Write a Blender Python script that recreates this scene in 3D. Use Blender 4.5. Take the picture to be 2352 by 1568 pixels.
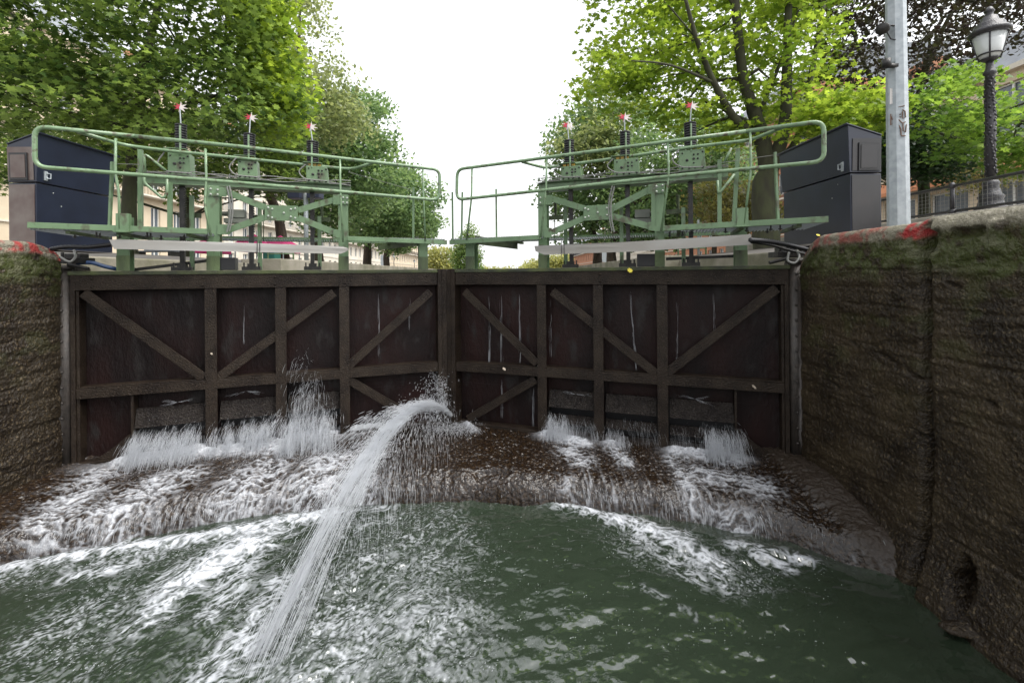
import bpy, math, random
import numpy as np
from mathutils import Vector, Matrix
random.seed(7); rng = np.random.default_rng(7)
scene = bpy.context.scene
for o in list(bpy.data.objects): bpy.data.objects.remove(o)
C = scene.collection

# ------------------------------------------------------------------ camera
F = 1045.0; HY = 630.0; CX = 1176.0; ROLL = 0.0087     # photo measured at 2352 px width, eye at the origin
cr, sr = math.cos(ROLL), math.sin(ROLL)
RIGHT = Vector((cr, 0, -sr)); UP = Vector((sr, 0, cr)); FWD = Vector((0, 1, 0))
cam = bpy.data.cameras.new("camera"); camo = bpy.data.objects.new("camera", cam); C.objects.link(camo)
camo.matrix_world = Matrix(((RIGHT.x, UP.x, -FWD.x, 0), (RIGHT.y, UP.y, -FWD.y, 0), (RIGHT.z, UP.z, -FWD.z, 0), (0, 0, 0, 1)))
cam.sensor_width = 36; cam.lens = F / 2352 * 36; cam.shift_y = -(784 - HY) / 2352
cam.clip_start = 0.05; cam.clip_end = 2000
scene.camera = camo

# ------------------------------------------------------------------ world, sun, exposure
SUN_EL, SUN_AZ = math.radians(60), math.radians(112)      # azimuth from +Y towards +X
w = bpy.data.worlds.new("World"); scene.world = w; w.use_nodes = True
nt = w.node_tree; nt.nodes.clear()
out = nt.nodes.new('ShaderNodeOutputWorld'); bg = nt.nodes.new('ShaderNodeBackground')
sky = nt.nodes.new('ShaderNodeTexSky'); sky.sky_type = 'NISHITA'; sky.sun_disc = False
sky.sun_elevation = SUN_EL; sky.sun_rotation = SUN_AZ; sky.dust_density = 3; sky.air_density = 1.5
hs = nt.nodes.new('ShaderNodeHueSaturation'); hs.inputs['Saturation'].default_value = 0.12
nt.links.new(sky.outputs[0], hs.inputs['Color']); ov = nt.nodes.new('ShaderNodeMix'); ov.data_type = 'RGBA'; ov.blend_type = 'LIGHTEN'; ov.inputs[0].default_value = 1; ov.inputs[7].default_value = (3.1, 3.1, 3.15, 1)   # bright even cloud
nt.links.new(hs.outputs[0], ov.inputs[6]); nt.links.new(ov.outputs[2], bg.inputs[0])
bg.inputs[1].default_value = 0.15; nt.links.new(bg.outputs[0], out.inputs[0])
sl = bpy.data.lights.new("sun", 'SUN'); sl.energy = 1.0; sl.angle = math.radians(35); sl.color = (1, .96, .9)
so = bpy.data.objects.new("sun", sl); C.objects.link(so)
sd = Vector((math.sin(SUN_AZ) * math.cos(SUN_EL), math.cos(SUN_AZ) * math.cos(SUN_EL), math.sin(SUN_EL)))
so.rotation_euler = sd.to_track_quat('Z', 'Y').to_euler(); so.location = sd * 50
scene.view_settings.view_transform = 'Standard'; scene.view_settings.look = 'None'
scene.view_settings.exposure = 1.36; scene.view_settings.gamma = 1

# ------------------------------------------------------------------ helpers
def ray(px, py):
    return FWD + RIGHT * ((px - CX) / F) + UP * (-(py - HY) / F)
def at(px, py, Y): return ray(px, py) * Y
def on_z(px, py, z):
    d = ray(px, py); return d * (z / d.z)
def Vv(*a): return Vector(a)
class Plane:                                             # vertical plane through a line on plan
    def __init__(s, a, b, off=0):
        s.a = Vector((a[0], a[1], 0)); s.b = Vector((b[0], b[1], 0)); s.d = (s.b - s.a).normalized()
        n = Vector((-s.d.y, s.d.x, 0))
        if n.y < 0: n = -n
        s.n = n; s.a = s.a + n * off; s.b = s.b + n * off
    def offset(s, off): return Plane(s.a, s.b, off)
    def pt(s, px, py):
        d = ray(px, py); return d * (s.n.dot(s.a) / s.n.dot(d))
    def ptz(s, px, z):                                   # at image column px, height z
        p = s.pt(px, HY); return Vector((p.x, p.y, z))
class MB:
    def __init__(s): s.v = []; s.f = []
    def poly(s, vs, fs):
        o = len(s.v); s.v += [tuple(p) for p in vs]; s.f += [tuple(i + o for i in f) for f in fs]; return s
    def prism(s, pts, ext):                              # planar outline extruded by a vector
        n = len(pts); ext = Vector(ext); pts = [Vector(p) for p in pts]
        vs = pts + [p + ext for p in pts]
        s.poly(vs, [tuple(range(n)), tuple(reversed(range(n, 2 * n)))] + [(i, i + n, (i + 1) % n + n, (i + 1) % n) for i in range(n)])
        return s
    def box(s, lo, hi):
        x0, y0, z0 = lo; x1, y1, z1 = hi
        return s.prism([(x0, y0, z0), (x1, y0, z0), (x1, y0, z1), (x0, y0, z1)], (0, y1 - y0, 0))
    def obox(s, c, ax, ay, az):                          # centre and three half-extent vectors
        c, ax, ay, az = map(Vector, (c, ax, ay, az))
        return s.prism([c - ax - ay - az, c + ax - ay - az, c + ax - ay + az, c - ax - ay + az], ay * 2)
    def bar(s, a, b, wd, dep, n):                        # flat bar a-b, width in the plane, depth along n
        a = Vector(a); b = Vector(b); n = Vector(n); d = (b - a).normalized(); p = d.cross(n).normalized() * wd / 2
        return s.prism([a - p, b - p, b + p, a + p], n * dep)
    def tube(s, pts, r, seg=8, cap=True):
        pts = [Vector(p) for p in pts]; n = len(pts)
        rs = r if isinstance(r, (list, tuple)) else [r] * n
        o = len(s.v); ref = None
        for i, p in enumerate(pts):
            t = (pts[min(i + 1, n - 1)] - pts[max(i - 1, 0)])
            t = t.normalized() if t.length > 1e-9 else Vector((0, 0, 1))
            if ref is None: ref = t.orthogonal().normalized()
            ref = (ref - t * ref.dot(t)).normalized(); bn = t.cross(ref)
            for k in range(seg):
                a = 2 * math.pi * k / seg
                s.v.append(tuple(p + (ref * math.cos(a) + bn * math.sin(a)) * rs[i]))
        for i in range(n - 1):
            for k in range(seg):
                k2 = (k + 1) % seg
                s.f.append((o + i * seg + k, o + i * seg + k2, o + (i + 1) * seg + k2, o + (i + 1) * seg + k))
        if cap:
            s.f.append(tuple(o + k for k in reversed(range(seg)))); s.f.append(tuple(o + (n - 1) * seg + k for k in range(seg)))
        return s
    def lathe(s, c, prof, seg=16, sx=1, sy=1):           # prof: (radius, z)
        o = len(s.v); c = Vector(c)
        for r, z in prof:
            for k in range(seg):
                a = 2 * math.pi * k / seg; s.v.append((c.x + math.cos(a) * r * sx, c.y + math.sin(a) * r * sy, c.z + z))
        for i in range(len(prof) - 1):
            for k in range(seg):
                k2 = (k + 1) % seg
                s.f.append((o + i * seg + k, o + i * seg + k2, o + (i + 1) * seg + k2, o + (i + 1) * seg + k))
        s.f.append(tuple(o + k for k in reversed(range(seg)))); s.f.append(tuple(o + (len(prof) - 1) * seg + k for k in range(seg)))
        return s
    def bolt(s, c, n, r=.012, h=.01):
        c = Vector(c); n = Vector(n).normalized(); return s.tube([c, c + n * h * .6, c + n * h], [r, r * .9, r * .4], 6)
    def build(s, name, m, parent=None, smooth=False, bevel=0):
        me = bpy.data.meshes.new(name); off = root_loc(parent)
        me.from_pydata([(x - off.x, y - off.y, z - off.z) for x, y, z in s.v], [], s.f); me.update()
        return link(name, me, m, parent, smooth, bevel)
def root_loc(p):
    if p is None: return Vector((0, 0, 0))
    while p.parent: p = p.parent
    return p.location.copy()
def link(name, me, m, parent, smooth=False, bevel=0):
    o = bpy.data.objects.new(name, me); C.objects.link(o)
    me.materials.append(m)
    if smooth: me.polygons.foreach_set('use_smooth', [True] * len(me.polygons))
    if bevel:
        b = o.modifiers.new('bevel', 'BEVEL'); b.width = bevel; b.segments = 2; b.limit_method = 'ANGLE'
    if parent: o.parent = parent
    return o
def np_mesh(name, V, Fs, m, parent=None, smooth=False, attrs=None):    # V (n,3), Fs (k,c)
    V = np.asarray(V, dtype=np.float32) - np.array(root_loc(parent), dtype=np.float32)
    me = bpy.data.meshes.new(name); k, c = Fs.shape
    me.vertices.add(len(V)); me.vertices.foreach_set('co', V.ravel())
    me.loops.add(k * c); me.loops.foreach_set('vertex_index', Fs.astype(np.int32).ravel())
    me.polygons.add(k); me.polygons.foreach_set('loop_start', (np.arange(k) * c).astype(np.int32))
    me.polygons.foreach_set('loop_total', np.full(k, c, dtype=np.int32))
    me.update(calc_edges=True)
    for an, av in (attrs or {}).items():
        a = me.attributes.new(an, 'FLOAT', 'POINT'); a.data.foreach_set('value', np.asarray(av, dtype=np.float32).ravel())
    me.validate()
    return link(name, me, m, parent, smooth)
def grid_faces(nr, nc):
    i = np.arange(nr * nc).reshape(nr, nc)
    return np.stack([i[:-1, :-1], i[:-1, 1:], i[1:, 1:], i[1:, :-1]], -1).reshape(-1, 4)
def tag(o, label=None, cat=None, group=None, kind=None):
    if label: o['label'] = label
    if cat: o['category'] = cat
    if group: o['group'] = group
    if kind: o['kind'] = kind
    return o
def empty(name, loc, label, cat, group=None):
    o = bpy.data.objects.new(name, None); C.objects.link(o); o.location = loc; o.empty_display_size = .2
    return tag(o, label, cat, group)
def copy_tree(o, parent=None):
    c = o.copy(); C.objects.link(c); c.parent = parent
    for ch in list(o.children): copy_tree(ch, c)
    return c
_T = [np.random.default_rng(s).random((256, 256)) for s in range(12)]
def vn(x, y, s=0):
    T = _T[s % 12]; xi = np.floor(x).astype(int); yi = np.floor(y).astype(int); fx = x - xi; fy = y - yi
    fx = fx * fx * (3 - 2 * fx); fy = fy * fy * (3 - 2 * fy)
    a = T[xi & 255, yi & 255]; b = T[(xi + 1) & 255, yi & 255]; c = T[xi & 255, (yi + 1) & 255]; d = T[(xi + 1) & 255, (yi + 1) & 255]
    return (a * (1 - fx) + b * fx) * (1 - fy) + (c * (1 - fx) + d * fx) * fy
def fbm(x, y, o=4, s=0, g=.5):
    r = 0; a = 1; t = 0
    for i in range(o):
        r = r + a * vn(x * 2 ** i + 17.3 * i, y * 2 ** i + 5.1 * i, s + i); t += a; a *= g
    return r / t
def ridge(x, y, s=0): return 1 - np.abs(2 * vn(x, y, s) - 1)
def rank(x):
    q = np.quantile(x, np.linspace(0, 1, 101)); return np.interp(x, q, np.linspace(0, 1, 101))
def cover(env, lace, soft=.22): return sst(1 - env - soft * .4, 1 - env + soft, lace)
def sst(a, b, x):
    t = np.clip((x - a) / (b - a), 0, 1); return t * t * (3 - 2 * t)

# ------------------------------------------------------------------ materials
def mat(name, col, rough=.6, metal=0, col2=None, scale=4, bump=0, bscale=30, bdist=.02, bdet=8, spec=.5, detail=6, lo=.35, hi=.65, stretch=(1, 1, 1), col3=None, s3=20):
    m = bpy.data.materials.new(name); m.use_nodes = True; N = m.node_tree.nodes; L = m.node_tree.links
    p = N['Principled BSDF']; p.inputs['Roughness'].default_value = rough; p.inputs['Metallic'].default_value = metal
    p.inputs['Specular IOR Level'].default_value = spec; p.inputs['Base Color'].default_value = (*col, 1)
    tc = N.new('ShaderNodeTexCoord'); mp = N.new('ShaderNodeMapping'); mp.inputs['Scale'].default_value = stretch
    L.new(tc.outputs['Object'], mp.inputs[0])
    last = None
    def layer(prev, c, sc, a, b):
        n = N.new('ShaderNodeTexNoise'); n.inputs['Scale'].default_value = sc; n.inputs['Detail'].default_value = detail
        L.new(mp.outputs[0], n.inputs['Vector'])
        r = N.new('ShaderNodeMapRange'); r.inputs[1].default_value = a; r.inputs[2].default_value = b; L.new(n.outputs[0], r.inputs[0])
        x = N.new('ShaderNodeMix'); x.data_type = 'RGBA'; L.new(r.outputs[0], x.inputs[0])
        if prev is None: x.inputs[6].default_value = (*col, 1)
        else: L.new(prev, x.inputs[6])
        x.inputs[7].default_value = (*c, 1); L.new(x.outputs[2], p.inputs['Base Color']); return x.outputs[2]
    if col2: last = layer(None, col2, scale, lo, hi)
    if col3: last = layer(last, col3, s3, .55, .7)
    if bump:
        n = N.new('ShaderNodeTexNoise'); n.inputs['Scale'].default_value = bscale; n.inputs['Detail'].default_value = bdet; n.inputs['Roughness'].default_value = .65
        L.new(mp.outputs[0], n.inputs['Vector'])
        b = N.new('ShaderNodeBump'); b.inputs['Strength'].default_value = bump; b.inputs['Distance'].default_value = bdist
        L.new(n.outputs[0], b.inputs['Height']); L.new(b.outputs[0], p.inputs['Normal'])
    return m
M = {}
M['green'] = mat('green_paint', (.125, .20, .105), .40, 0, (.09, .15, .075), 4, .12, 40, col3=(.055, .05, .028), s3=11, stretch=(1, 1, .55))
M['green_dirty'] = mat('weathered_green_paint', (.10, .14, .06), .6, 0, (.03, .035, .02), 5, .3, 40, stretch=(1, 1, .4))
M['tube'] = mat('green_tube_paint', (.175, .26, .15), .25, 0, (.12, .19, .10), 6, .05, 60, col3=(.07, .06, .035), s3=16)
M['gate'] = mat('wet_silted_steel', (.027, .019, .013), .42, 0, (.011, .007, .005), 5, .7, 60, bdist=.02, bdet=3, col3=(.050, .036, .025), s3=70, spec=.22)
M['skin'] = mat('rusty_wet_plate', (.007, .004, .004), .5, 0, (.017, .006, .005), 2.5, .6, 30, col3=(.022, .019, .018), s3=7, stretch=(1, 1, .4), spec=.22)
M['post_iron'] = mat('dark_iron', (.03, .026, .023), .4, .2, (.055, .045, .038), 12, .4, 40)
M['black'] = mat('black_rubber', (.012, .012, .014), .45)
M['rack'] = mat('greasy_black_steel', (.012, .012, .012), .4, .3, (.03, .028, .026), 20, .3, 60)
M['alu'] = mat('dull_aluminium', (.34, .33, .31), .45, .1, (.26, .245, .22), 4, .1, 20, stretch=(.3, .3, 1))
M['galv'] = mat('galvanised_steel', (.36, .39, .41), .5, .3, (.27, .30, .32), 22, .05, 30)
M['grate'] = mat('grey_grating', (.25, .27, .28), .5, .5)
M['wall'] = mat('wet_algae_masonry', (.045, .036, .026), .62, 0, (.022, .018, .012), 2.2, 1.0, 26, col3=(.09, .075, .055), s3=55, spec=.3)
M['sillm'] = None
M['cab'] = mat('navy_sheet_metal', (.016, .021, .039), .30, .1, (.012, .015, .028), 3, .03, 20)
M['cab_side'] = mat('dark_sheet_metal', (.026, .023, .024), .25, .1, (.016, .016, .018), 3)
M['cab_grey'] = mat('grey_brown_sheet_metal', (.12, .10, .09), .35, .1, (.07, .045, .04), 4)
M['cast'] = mat('black_cast_iron', (.022, .022, .026), .3, .2, (.035, .033, .037), 30, .6, 35)
M['glass'] = mat('frosted_lamp_glass', (.50, .52, .52), .12, 0, (.42, .44, .44), 4)
M['bark'] = mat('brown_bark', (.065, .045, .032), .9, 0, (.03, .022, .016), 8, 1, 12, stretch=(1, 1, .3), col3=(.09, .08, .05), s3=20)
M['bark_dark'] = mat('mossy_dark_bark', (.030, .028, .018), .9, 0, (.05, .055, .025), 5, .8, 14, stretch=(1, 1, .4))
M['red'] = mat('red_enamel', (.45, .02, .05), .4)
M['white'] = mat('white_enamel', (.62, .55, .52), .4)
M['bolt'] = mat('bright_bolt_heads', (.42, .45, .40), .3, .4)
M['yellow'] = mat('yellow_plastic_block', (.35, .22, .02), .4)
M['blue'] = mat('blue_hose', (.02, .05, .13), .35)
M['wire'] = mat('grey_cable_sheath', (.16, .16, .15), .5)
M['ground'] = mat('quay_paving', (.30, .28, .25), .9, 0, (.22, .20, .17), 2, .3, 20)
M['asph'] = mat('asphalt', (.06, .06, .06), .9, 0, (.045, .045, .045), 3)
M['cream'] = mat('cream_render', (.60, .50, .37), .85, 0, (.52, .43, .31), .6, .1, 6)
M['cream2'] = mat('pale_limestone', (.62, .58, .50), .85, 0, (.52, .47, .39), .5, .1, 6)
M['brick'] = mat('orange_brick', (.42, .19, .10), .85, 0, (.34, .15, .08), 3, .2, 12)
M['zinc'] = mat('zinc_roof', (.20, .22, .24), .6, 0, (.15, .16, .18), 2)
M['frame_w'] = mat('white_window_frame', (.65, .65, .62), .5)
M['pane'] = mat('dark_window_pane', (.10, .12, .14), .08)
M['rail'] = mat('black_iron_rail', (.02, .02, .022), .4)
M['pink'] = mat('pink_canvas', (.62, .04, .20), .7)
M['teal'] = mat('teal_panel', (.01, .13, .10), .5)
M['navy'] = mat('navy_plastic', (.015, .02, .045), .5)
M['paper'] = mat('paper_sticker', (.52, .50, .48), .7)
M['graf'] = mat('brown_spray_paint', (.14, .08, .055), .8)
M['yl'] = mat('yellow_leaf_skin', (.60, .50, .03), .6)
M['wl'] = mat('pale_dry_leaf', (.45, .38, .30), .7)

def leafmat(name, c1, c2, trans=.5, spec=.35):
    m = bpy.data.materials.new(name); m.use_nodes = True; N = m.node_tree.nodes; L = m.node_tree.links
    N.clear(); out = N.new('ShaderNodeOutputMaterial'); p = N.new('ShaderNodeBsdfPrincipled'); t = N.new('ShaderNodeBsdfTranslucent'); mx = N.new('ShaderNodeMixShader')
    at_ = N.new('ShaderNodeAttribute'); at_.attribute_name = 'tone'
    x = N.new('ShaderNodeMix'); x.data_type = 'RGBA'; x.inputs[6].default_value = (*c1, 1); x.inputs[7].default_value = (*c2, 1)
    L.new(at_.outputs['Fac'], x.inputs[0]); L.new(x.outputs[2], p.inputs['Base Color']); 
    g = N.new('ShaderNodeMix'); g.data_type = 'RGBA'; g.blend_type = 'MULTIPLY'; g.inputs[0].default_value = 1; L.new(x.outputs[2], g.inputs[6]); g.inputs[7].default_value = (1.45, 1.42, 1.05, 1)
    L.new(g.outputs[2], t.inputs['Color']); p.inputs['Roughness'].default_value = .38; p.inputs['Specular IOR Level'].default_value = spec
    mx.inputs[0].default_value = trans; L.new(p.outputs[0], mx.inputs[1]); L.new(t.outputs[0], mx.inputs[2]); L.new(mx.outputs[0], out.inputs[0])
    return m
LM = {
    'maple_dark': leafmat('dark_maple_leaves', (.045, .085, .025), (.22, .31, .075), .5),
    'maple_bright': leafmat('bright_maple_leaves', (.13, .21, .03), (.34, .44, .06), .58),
    'maple_mid': leafmat('mid_green_maple_leaves', (.075, .145, .03), (.21, .32, .055), .55),
    'plane': leafmat('plane_tree_leaves', (.08, .145, .065), (.24, .34, .15)),
    'plane_pale': leafmat('pale_plane_leaves', (.15, .19, .09), (.32, .36, .17)),
    'purple': leafmat('purple_plum_leaves', (.035, .022, .022), (.055, .06, .028), .3),
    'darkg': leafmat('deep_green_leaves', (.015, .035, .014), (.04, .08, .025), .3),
    'ochre': leafmat('ochre_leaves', (.12, .12, .045), (.24, .22, .08)),
    'far': leafmat('distant_yellow_green_leaves', (.25, .27, .10), (.38, .37, .14)),
    'poplar': leafmat('poplar_leaves', (.10, .17, .05), (.18, .25, .08)),
}

def flowmat(name, water, wr, bump, foamc=(.54, .56, .60), bsc=40, extra=None, spec=.6):
    """wet surface with a foam attribute laid out on the mesh"""
    m = bpy.data.materials.new(name); m.use_nodes = True; N = m.node_tree.nodes; L = m.node_tree.links
    out = N['Material Output']; p = N['Principled BSDF']; p.inputs['Roughness'].default_value = wr
    p.inputs['Base Color'].default_value = (*water, 1); p.inputs['Specular IOR Level'].default_value = spec
    if not extra: p.inputs['IOR'].default_value = 1.62
    tc = N.new('ShaderNodeTexCoord')
    if extra:
        n = N.new('ShaderNodeTexNoise'); n.inputs['Scale'].default_value = extra[1]; n.inputs['Detail'].default_value = 6; L.new(tc.outputs['Object'], n.inputs['Vector'])
        r = N.new('ShaderNodeMapRange'); r.inputs[1].default_value = .45; r.inputs[2].default_value = .68; L.new(n.outputs[0], r.inputs[0])
        x = N.new('ShaderNodeMix'); x.data_type = 'RGBA'; L.new(r.outputs[0], x.inputs[0]); x.inputs[6].default_value = (*water, 1); x.inputs[7].default_value = (*extra[0], 1)
        L.new(x.outputs[2], p.inputs['Base Color'])
    if extra:
        a = N.new('ShaderNodeAttribute'); a.attribute_name = 'silt'; y = N.new('ShaderNodeMix'); y.data_type = 'RGBA'; L.new(a.outputs['Fac'], y.inputs[0]); L.new(x.outputs[2], y.inputs[6]); y.inputs[7].default_value = (.026, .017, .010, 1); L.new(y.outputs[2], p.inputs['Base Color'])
        rg = N.new('ShaderNodeMapRange'); rg.inputs[3].default_value = wr; rg.inputs[4].default_value = .6; L.new(a.outputs['Fac'], rg.inputs[0]); L.new(rg.outputs[0], p.inputs['Roughness'])
    n = N.new('ShaderNodeTexNoise'); n.inputs['Scale'].default_value = bsc; n.inputs['Detail'].default_value = 4; L.new(tc.outputs['Object'], n.inputs['Vector'])
    b = N.new('ShaderNodeBump'); b.inputs['Strength'].default_value = bump; b.inputs['Distance'].default_value = .02 if extra else .01
    L.new(n.outputs[0], b.inputs['Height']); L.new(b.outputs[0], p.inputs['Normal'])
    fp = N.new('ShaderNodeBsdfPrincipled'); fp.inputs['Base Color'].default_value = (*foamc, 1); fp.inputs['Roughness'].default_value = .45
    L.new(b.outputs[0], fp.inputs['Normal'])
    a = N.new('ShaderNodeAttribute'); a.attribute_name = 'foam'
    mx = N.new('ShaderNodeMixShader'); L.new(a.outputs['Fac'], mx.inputs[0]); L.new(p.outputs[0], mx.inputs[1]); L.new(fp.outputs[0], mx.inputs[2]); L.new(mx.outputs[0], out.inputs[0])
    return m
M['water'] = flowmat('murky_green_canal_water', (.021, .031, .019), .04, .07, bsc=30, spec=1.0)
M['sillm'] = flowmat('wet_brown_sill_stone', (.010, .006, .004), .10, .7, bsc=30, spec=.45, extra=((.034, .020, .009), 36))
m = bpy.data.materials.new('white_falling_water'); m.use_nodes = True; N = m.node_tree.nodes; L = m.node_tree.links
out = N['Material Output']; p = N['Principled BSDF']; p.inputs['Base Color'].default_value = (.70, .72, .75, 1); p.inputs['Roughness'].default_value = .3
tl_ = N.new('ShaderNodeBsdfTranslucent'); tl_.inputs[0].default_value = (.86, .88, .91, 1); tr_ = N.new('ShaderNodeBsdfTransparent')
m1_ = N.new('ShaderNodeMixShader'); m1_.inputs[0].default_value = .5; L.new(p.outputs[0], m1_.inputs[1]); L.new(tl_.outputs[0], m1_.inputs[2])
m2_ = N.new('ShaderNodeMixShader'); m2_.inputs[0].default_value = .36; L.new(m1_.outputs[0], m2_.inputs[1]); L.new(tr_.outputs[0], m2_.inputs[2]); L.new(m2_.outputs[0], out.inputs[0])
M['jet'] = m

# ------------------------------------------------------------------ lay-out constants
WZ = -2.36                                    # lower water level
HL, HR, MT = (-4.81, 4.90), (3.02, 4.90), (-.90, 6.27)   # heels and mitre on plan
GL, GR = Plane(HL, MT), Plane(HR, MT)
XR, XL = 3.06, -4.80                          # lock wall faces
TOP = .37                                     # quay level
def lip(x): return 4.72 - .08 * (x + .7) ** 2
def gate_y(x): return np.where(x < MT[0], HL[1] + (x - HL[0]) * (MT[1] - HL[1]) / (MT[0] - HL[0]), HR[1] + (x - HR[0]) * (MT[1] - HR[1]) / (MT[0] - HR[0]))

# ------------------------------------------------------------------ ground, canal bed, upper water
g = MB()
outer = [(-400, -60), (400, -60), (400, 900), (-400, 900)]
xl, xr = -5.9, 4.1
def flat(pts, z, mb): mb.poly([(x, y, z) for x, y in pts], [tuple(range(len(pts)))])
flat([(-400, -60), (-5.6, -60), (-5.6, 260), (-400, 260)], TOP - .02, g)
flat([(3.7, -60), (400, -60), (400, 260), (3.7, 260)], TOP - .02, g)
flat([(-400, 260), (400, 260), (400, 900), (-400, 900)], TOP - .02, g)
flat([(-5.6, -60), (3.7, -60), (3.7, -12), (-5.6, -12)], TOP - .02, g)
flat([(-5.6, -60), (3.7, -60), (3.7, 260), (-5.6, 260)], -3.3, g)
tag(g.build('ground', M['ground']), kind='structure')
r_ = MB(); flat([(-30, -40), (-20, -40), (-20, 240), (-30, 240)], TOP - .012, r_); flat([(12, -40), (19, -40), (19, 240), (12, 240)], TOP - .012, r_)
tag(r_.build('road', M['asph']), kind='structure')
uw = MB(); uw.poly([(-5.6, 5.2, -.12), (3.7, 5.2, -.12), (3.7, 260, -.12), (-5.6, 260, -.12)], [(0, 1, 2, 3)])
# the upper water is hidden behind the gate leaves' shape on plan
uw = MB(); uw.poly([(-5.6, 5.15, -.12), (-4.6, 5.3, -.12), (-.9, 6.6, -.12), (3, 5.3, -.12), (3.7, 5.15, -.12), (3.7, 260, -.12), (-5.6, 260, -.12)], [(0, 1, 2, 3, 4, 5, 6)])
tag(uw.build('upper_water', M['water']), kind='structure')

# ------------------------------------------------------------------ lower water surface
xs = np.linspace(XL - .3, XR + .3, 1100); ys = np.concatenate([np.linspace(-12, 2.2, 70)[:-1], np.linspace(2.2, 4.85, 370)])
X, Y = np.meshgrid(xs, ys)
def wpt(px, py, z=WZ): p = on_z(px, py, z); return (p.x, p.y)
def seg_env(X, Y, segs):
    E = np.zeros_like(X)
    for (a, b, wd, st) in segs:
        ax, ay = a; bx, by = b; dx, dy = bx - ax, by - ay; L2 = dx * dx + dy * dy + 1e-9
        t = np.clip(((X - ax) * dx + (Y - ay) * dy) / L2, 0, 1)
        d = np.hypot(X - ax - t * dx, Y - ay - t * dy)
        E = np.maximum(E, st * np.exp(-(d / wd) ** 2))
    return E
S = lambda a, b, wd, st: (wpt(*a), wpt(*b), wd, st)
env = seg_env(X, Y, [
    S((20, 1300), (260, 1262), .10, .95), S((260, 1262), (520, 1225), .13, 1.0), S((520, 1222), (760, 1178), .14, 1.1),
    S((620, 1220), (430, 1330), .26, 1.05), S((430, 1330), (340, 1420), .2, .7), S((560, 1290), (500, 1400), .2, .6),
    S((760, 1180), (900, 1165), .08, .6), S((640, 1350), (540, 1500), .22, .62), S((560, 1480), (520, 1560), .3, .62),
    S((820, 1480), (700, 1560), .25, .5), S((900, 1300), (1000, 1500), .35, .34), S((1150, 1150), (1260, 1152), .05, .5),
    S((1260, 1155), (1400, 1185), .10, .9), S((1400, 1190), (1560, 1235), .13, 1.05), S((1540, 1240), (1640, 1300), .15, .85), S((1640, 1320), (1690, 1370), .07, .5),
    S((1690, 1255), (1860, 1290), .09, .9), S((1740, 1275), (1800, 1300), .1, .8), S((1460, 1230), (1600, 1330), .12, .55), S((150, 1330), (300, 1300), .1, .6), S((1480, 1350), (1600, 1420), .05, .35),
])
turb = seg_env(X, Y, [S((900, 1250), (700, 1500), .75, 1), S((500, 1300), (200, 1450), .6, .8), S((1000, 1450), (950, 1560), .42, .9), S((1450, 1240), (1700, 1320), .3, .7), S((50, 1320), (600, 1240), .25, .8)])
# fine foam pattern, drawn out along the flow (towards the lower left on the left, lower right on the right)
wx = X + .12 * (fbm(X * 4, Y * 4, 3, 3) - .5) * 2; wy = Y + .12 * (fbm(X * 4 + 9, Y * 4, 3, 5) - .5) * 2
ang = np.where(X < -.6, -1.0, 1.0) * .75
u = wx * np.cos(ang) + wy * np.sin(ang) * 1.0; v = -wx * np.sin(ang) + wy * np.cos(ang)
lace = .45 * ridge(u * 26, v * 14, 1) + .35 * ridge(u * 52 + 3, v * 30, 4) + .35 * fbm(u * 16, v * 7, 4, 2) + .15 * vn(X * 110, Y * 110, 6)
LR = rank(lace); env2 = np.clip(env, 0, 1) * .93
foam = cover(env2 * (.62 + .72 * fbm(X * 5, Y * 6, 3, 9)), LR, .95) * np.clip(env * 2.2, 0, 1) * (.80 + .35 * vn(X * 130, Y * 130, 4))
grain = rank(.5 * vn(u * 62, v * 44, 7) + .5 * vn(u * 110, v * 90, 3) + .35 * ridge(u * 30, v * 20, 5))
foam = np.maximum(foam, cover(np.clip(turb, 0, 1) * (.12 + .50 * sst(.38, .72, fbm(X * 3.2, Y * 3.2, 3, 2))), grain, .7) * .62 * sst(.12, .55, turb))
speck = sst(.80, .93, fbm(X * 38, Y * 30, 3, 8, .8) * .55 + .55 * vn(X * 75, Y * 60, 2)) * np.clip(turb * 1.1, 0, 1) * .6
speck = np.maximum(speck, sst(.88, .95, vn(X * 60, Y * 60, 9)) * .6 * np.clip(turb * 1.3 - .1, 0, .8))
foam = np.clip(np.maximum(foam, speck), 0, 1)
calm = np.clip(1 - turb, 0, 1)
chop = .030 * (fbm((X + Y * .35) * 2.6, (Y - X * .35) * 4.2, 2, 3) - .5) * calm + calm * .012 * (fbm((X + Y * .6) * 6, (Y - X * .5) * 13, 3, 8) - .5) + .034 * (fbm(X * 2.2, Y * 3.4, 3, 1) - .5) + .016 * (fbm(X * 7 + Y * 3, Y * 9 - X * 2, 3, 5) - .5)
Z = WZ + chop + turb * (.045 * (fbm(X * 14, Y * 12, 3, 4) - .5) + .014 * (fbm(X * 55, Y * 45, 2, 7) - .5)) + .035 * np.clip(env, 0, 1) ** 2 * (.3 + fbm(X * 18, Y * 14, 3, 6))
for (rx, ry, rr) in [(1530, 1510, .07), (1265, 1470, .05)]:     # rain-like rings
    cx_, cy_ = wpt(rx, ry); d = np.hypot(X - cx_, Y - cy_); Z += .0022 * np.sin(d * 190) * np.exp(-(d / rr) ** 2)
wo = np_mesh('water', np.stack([X, Y, Z], -1).reshape(-1, 3), grid_faces(*X.shape), M['water'], smooth=True, attrs={'foam': foam})
tag(wo, kind='structure')

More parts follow.
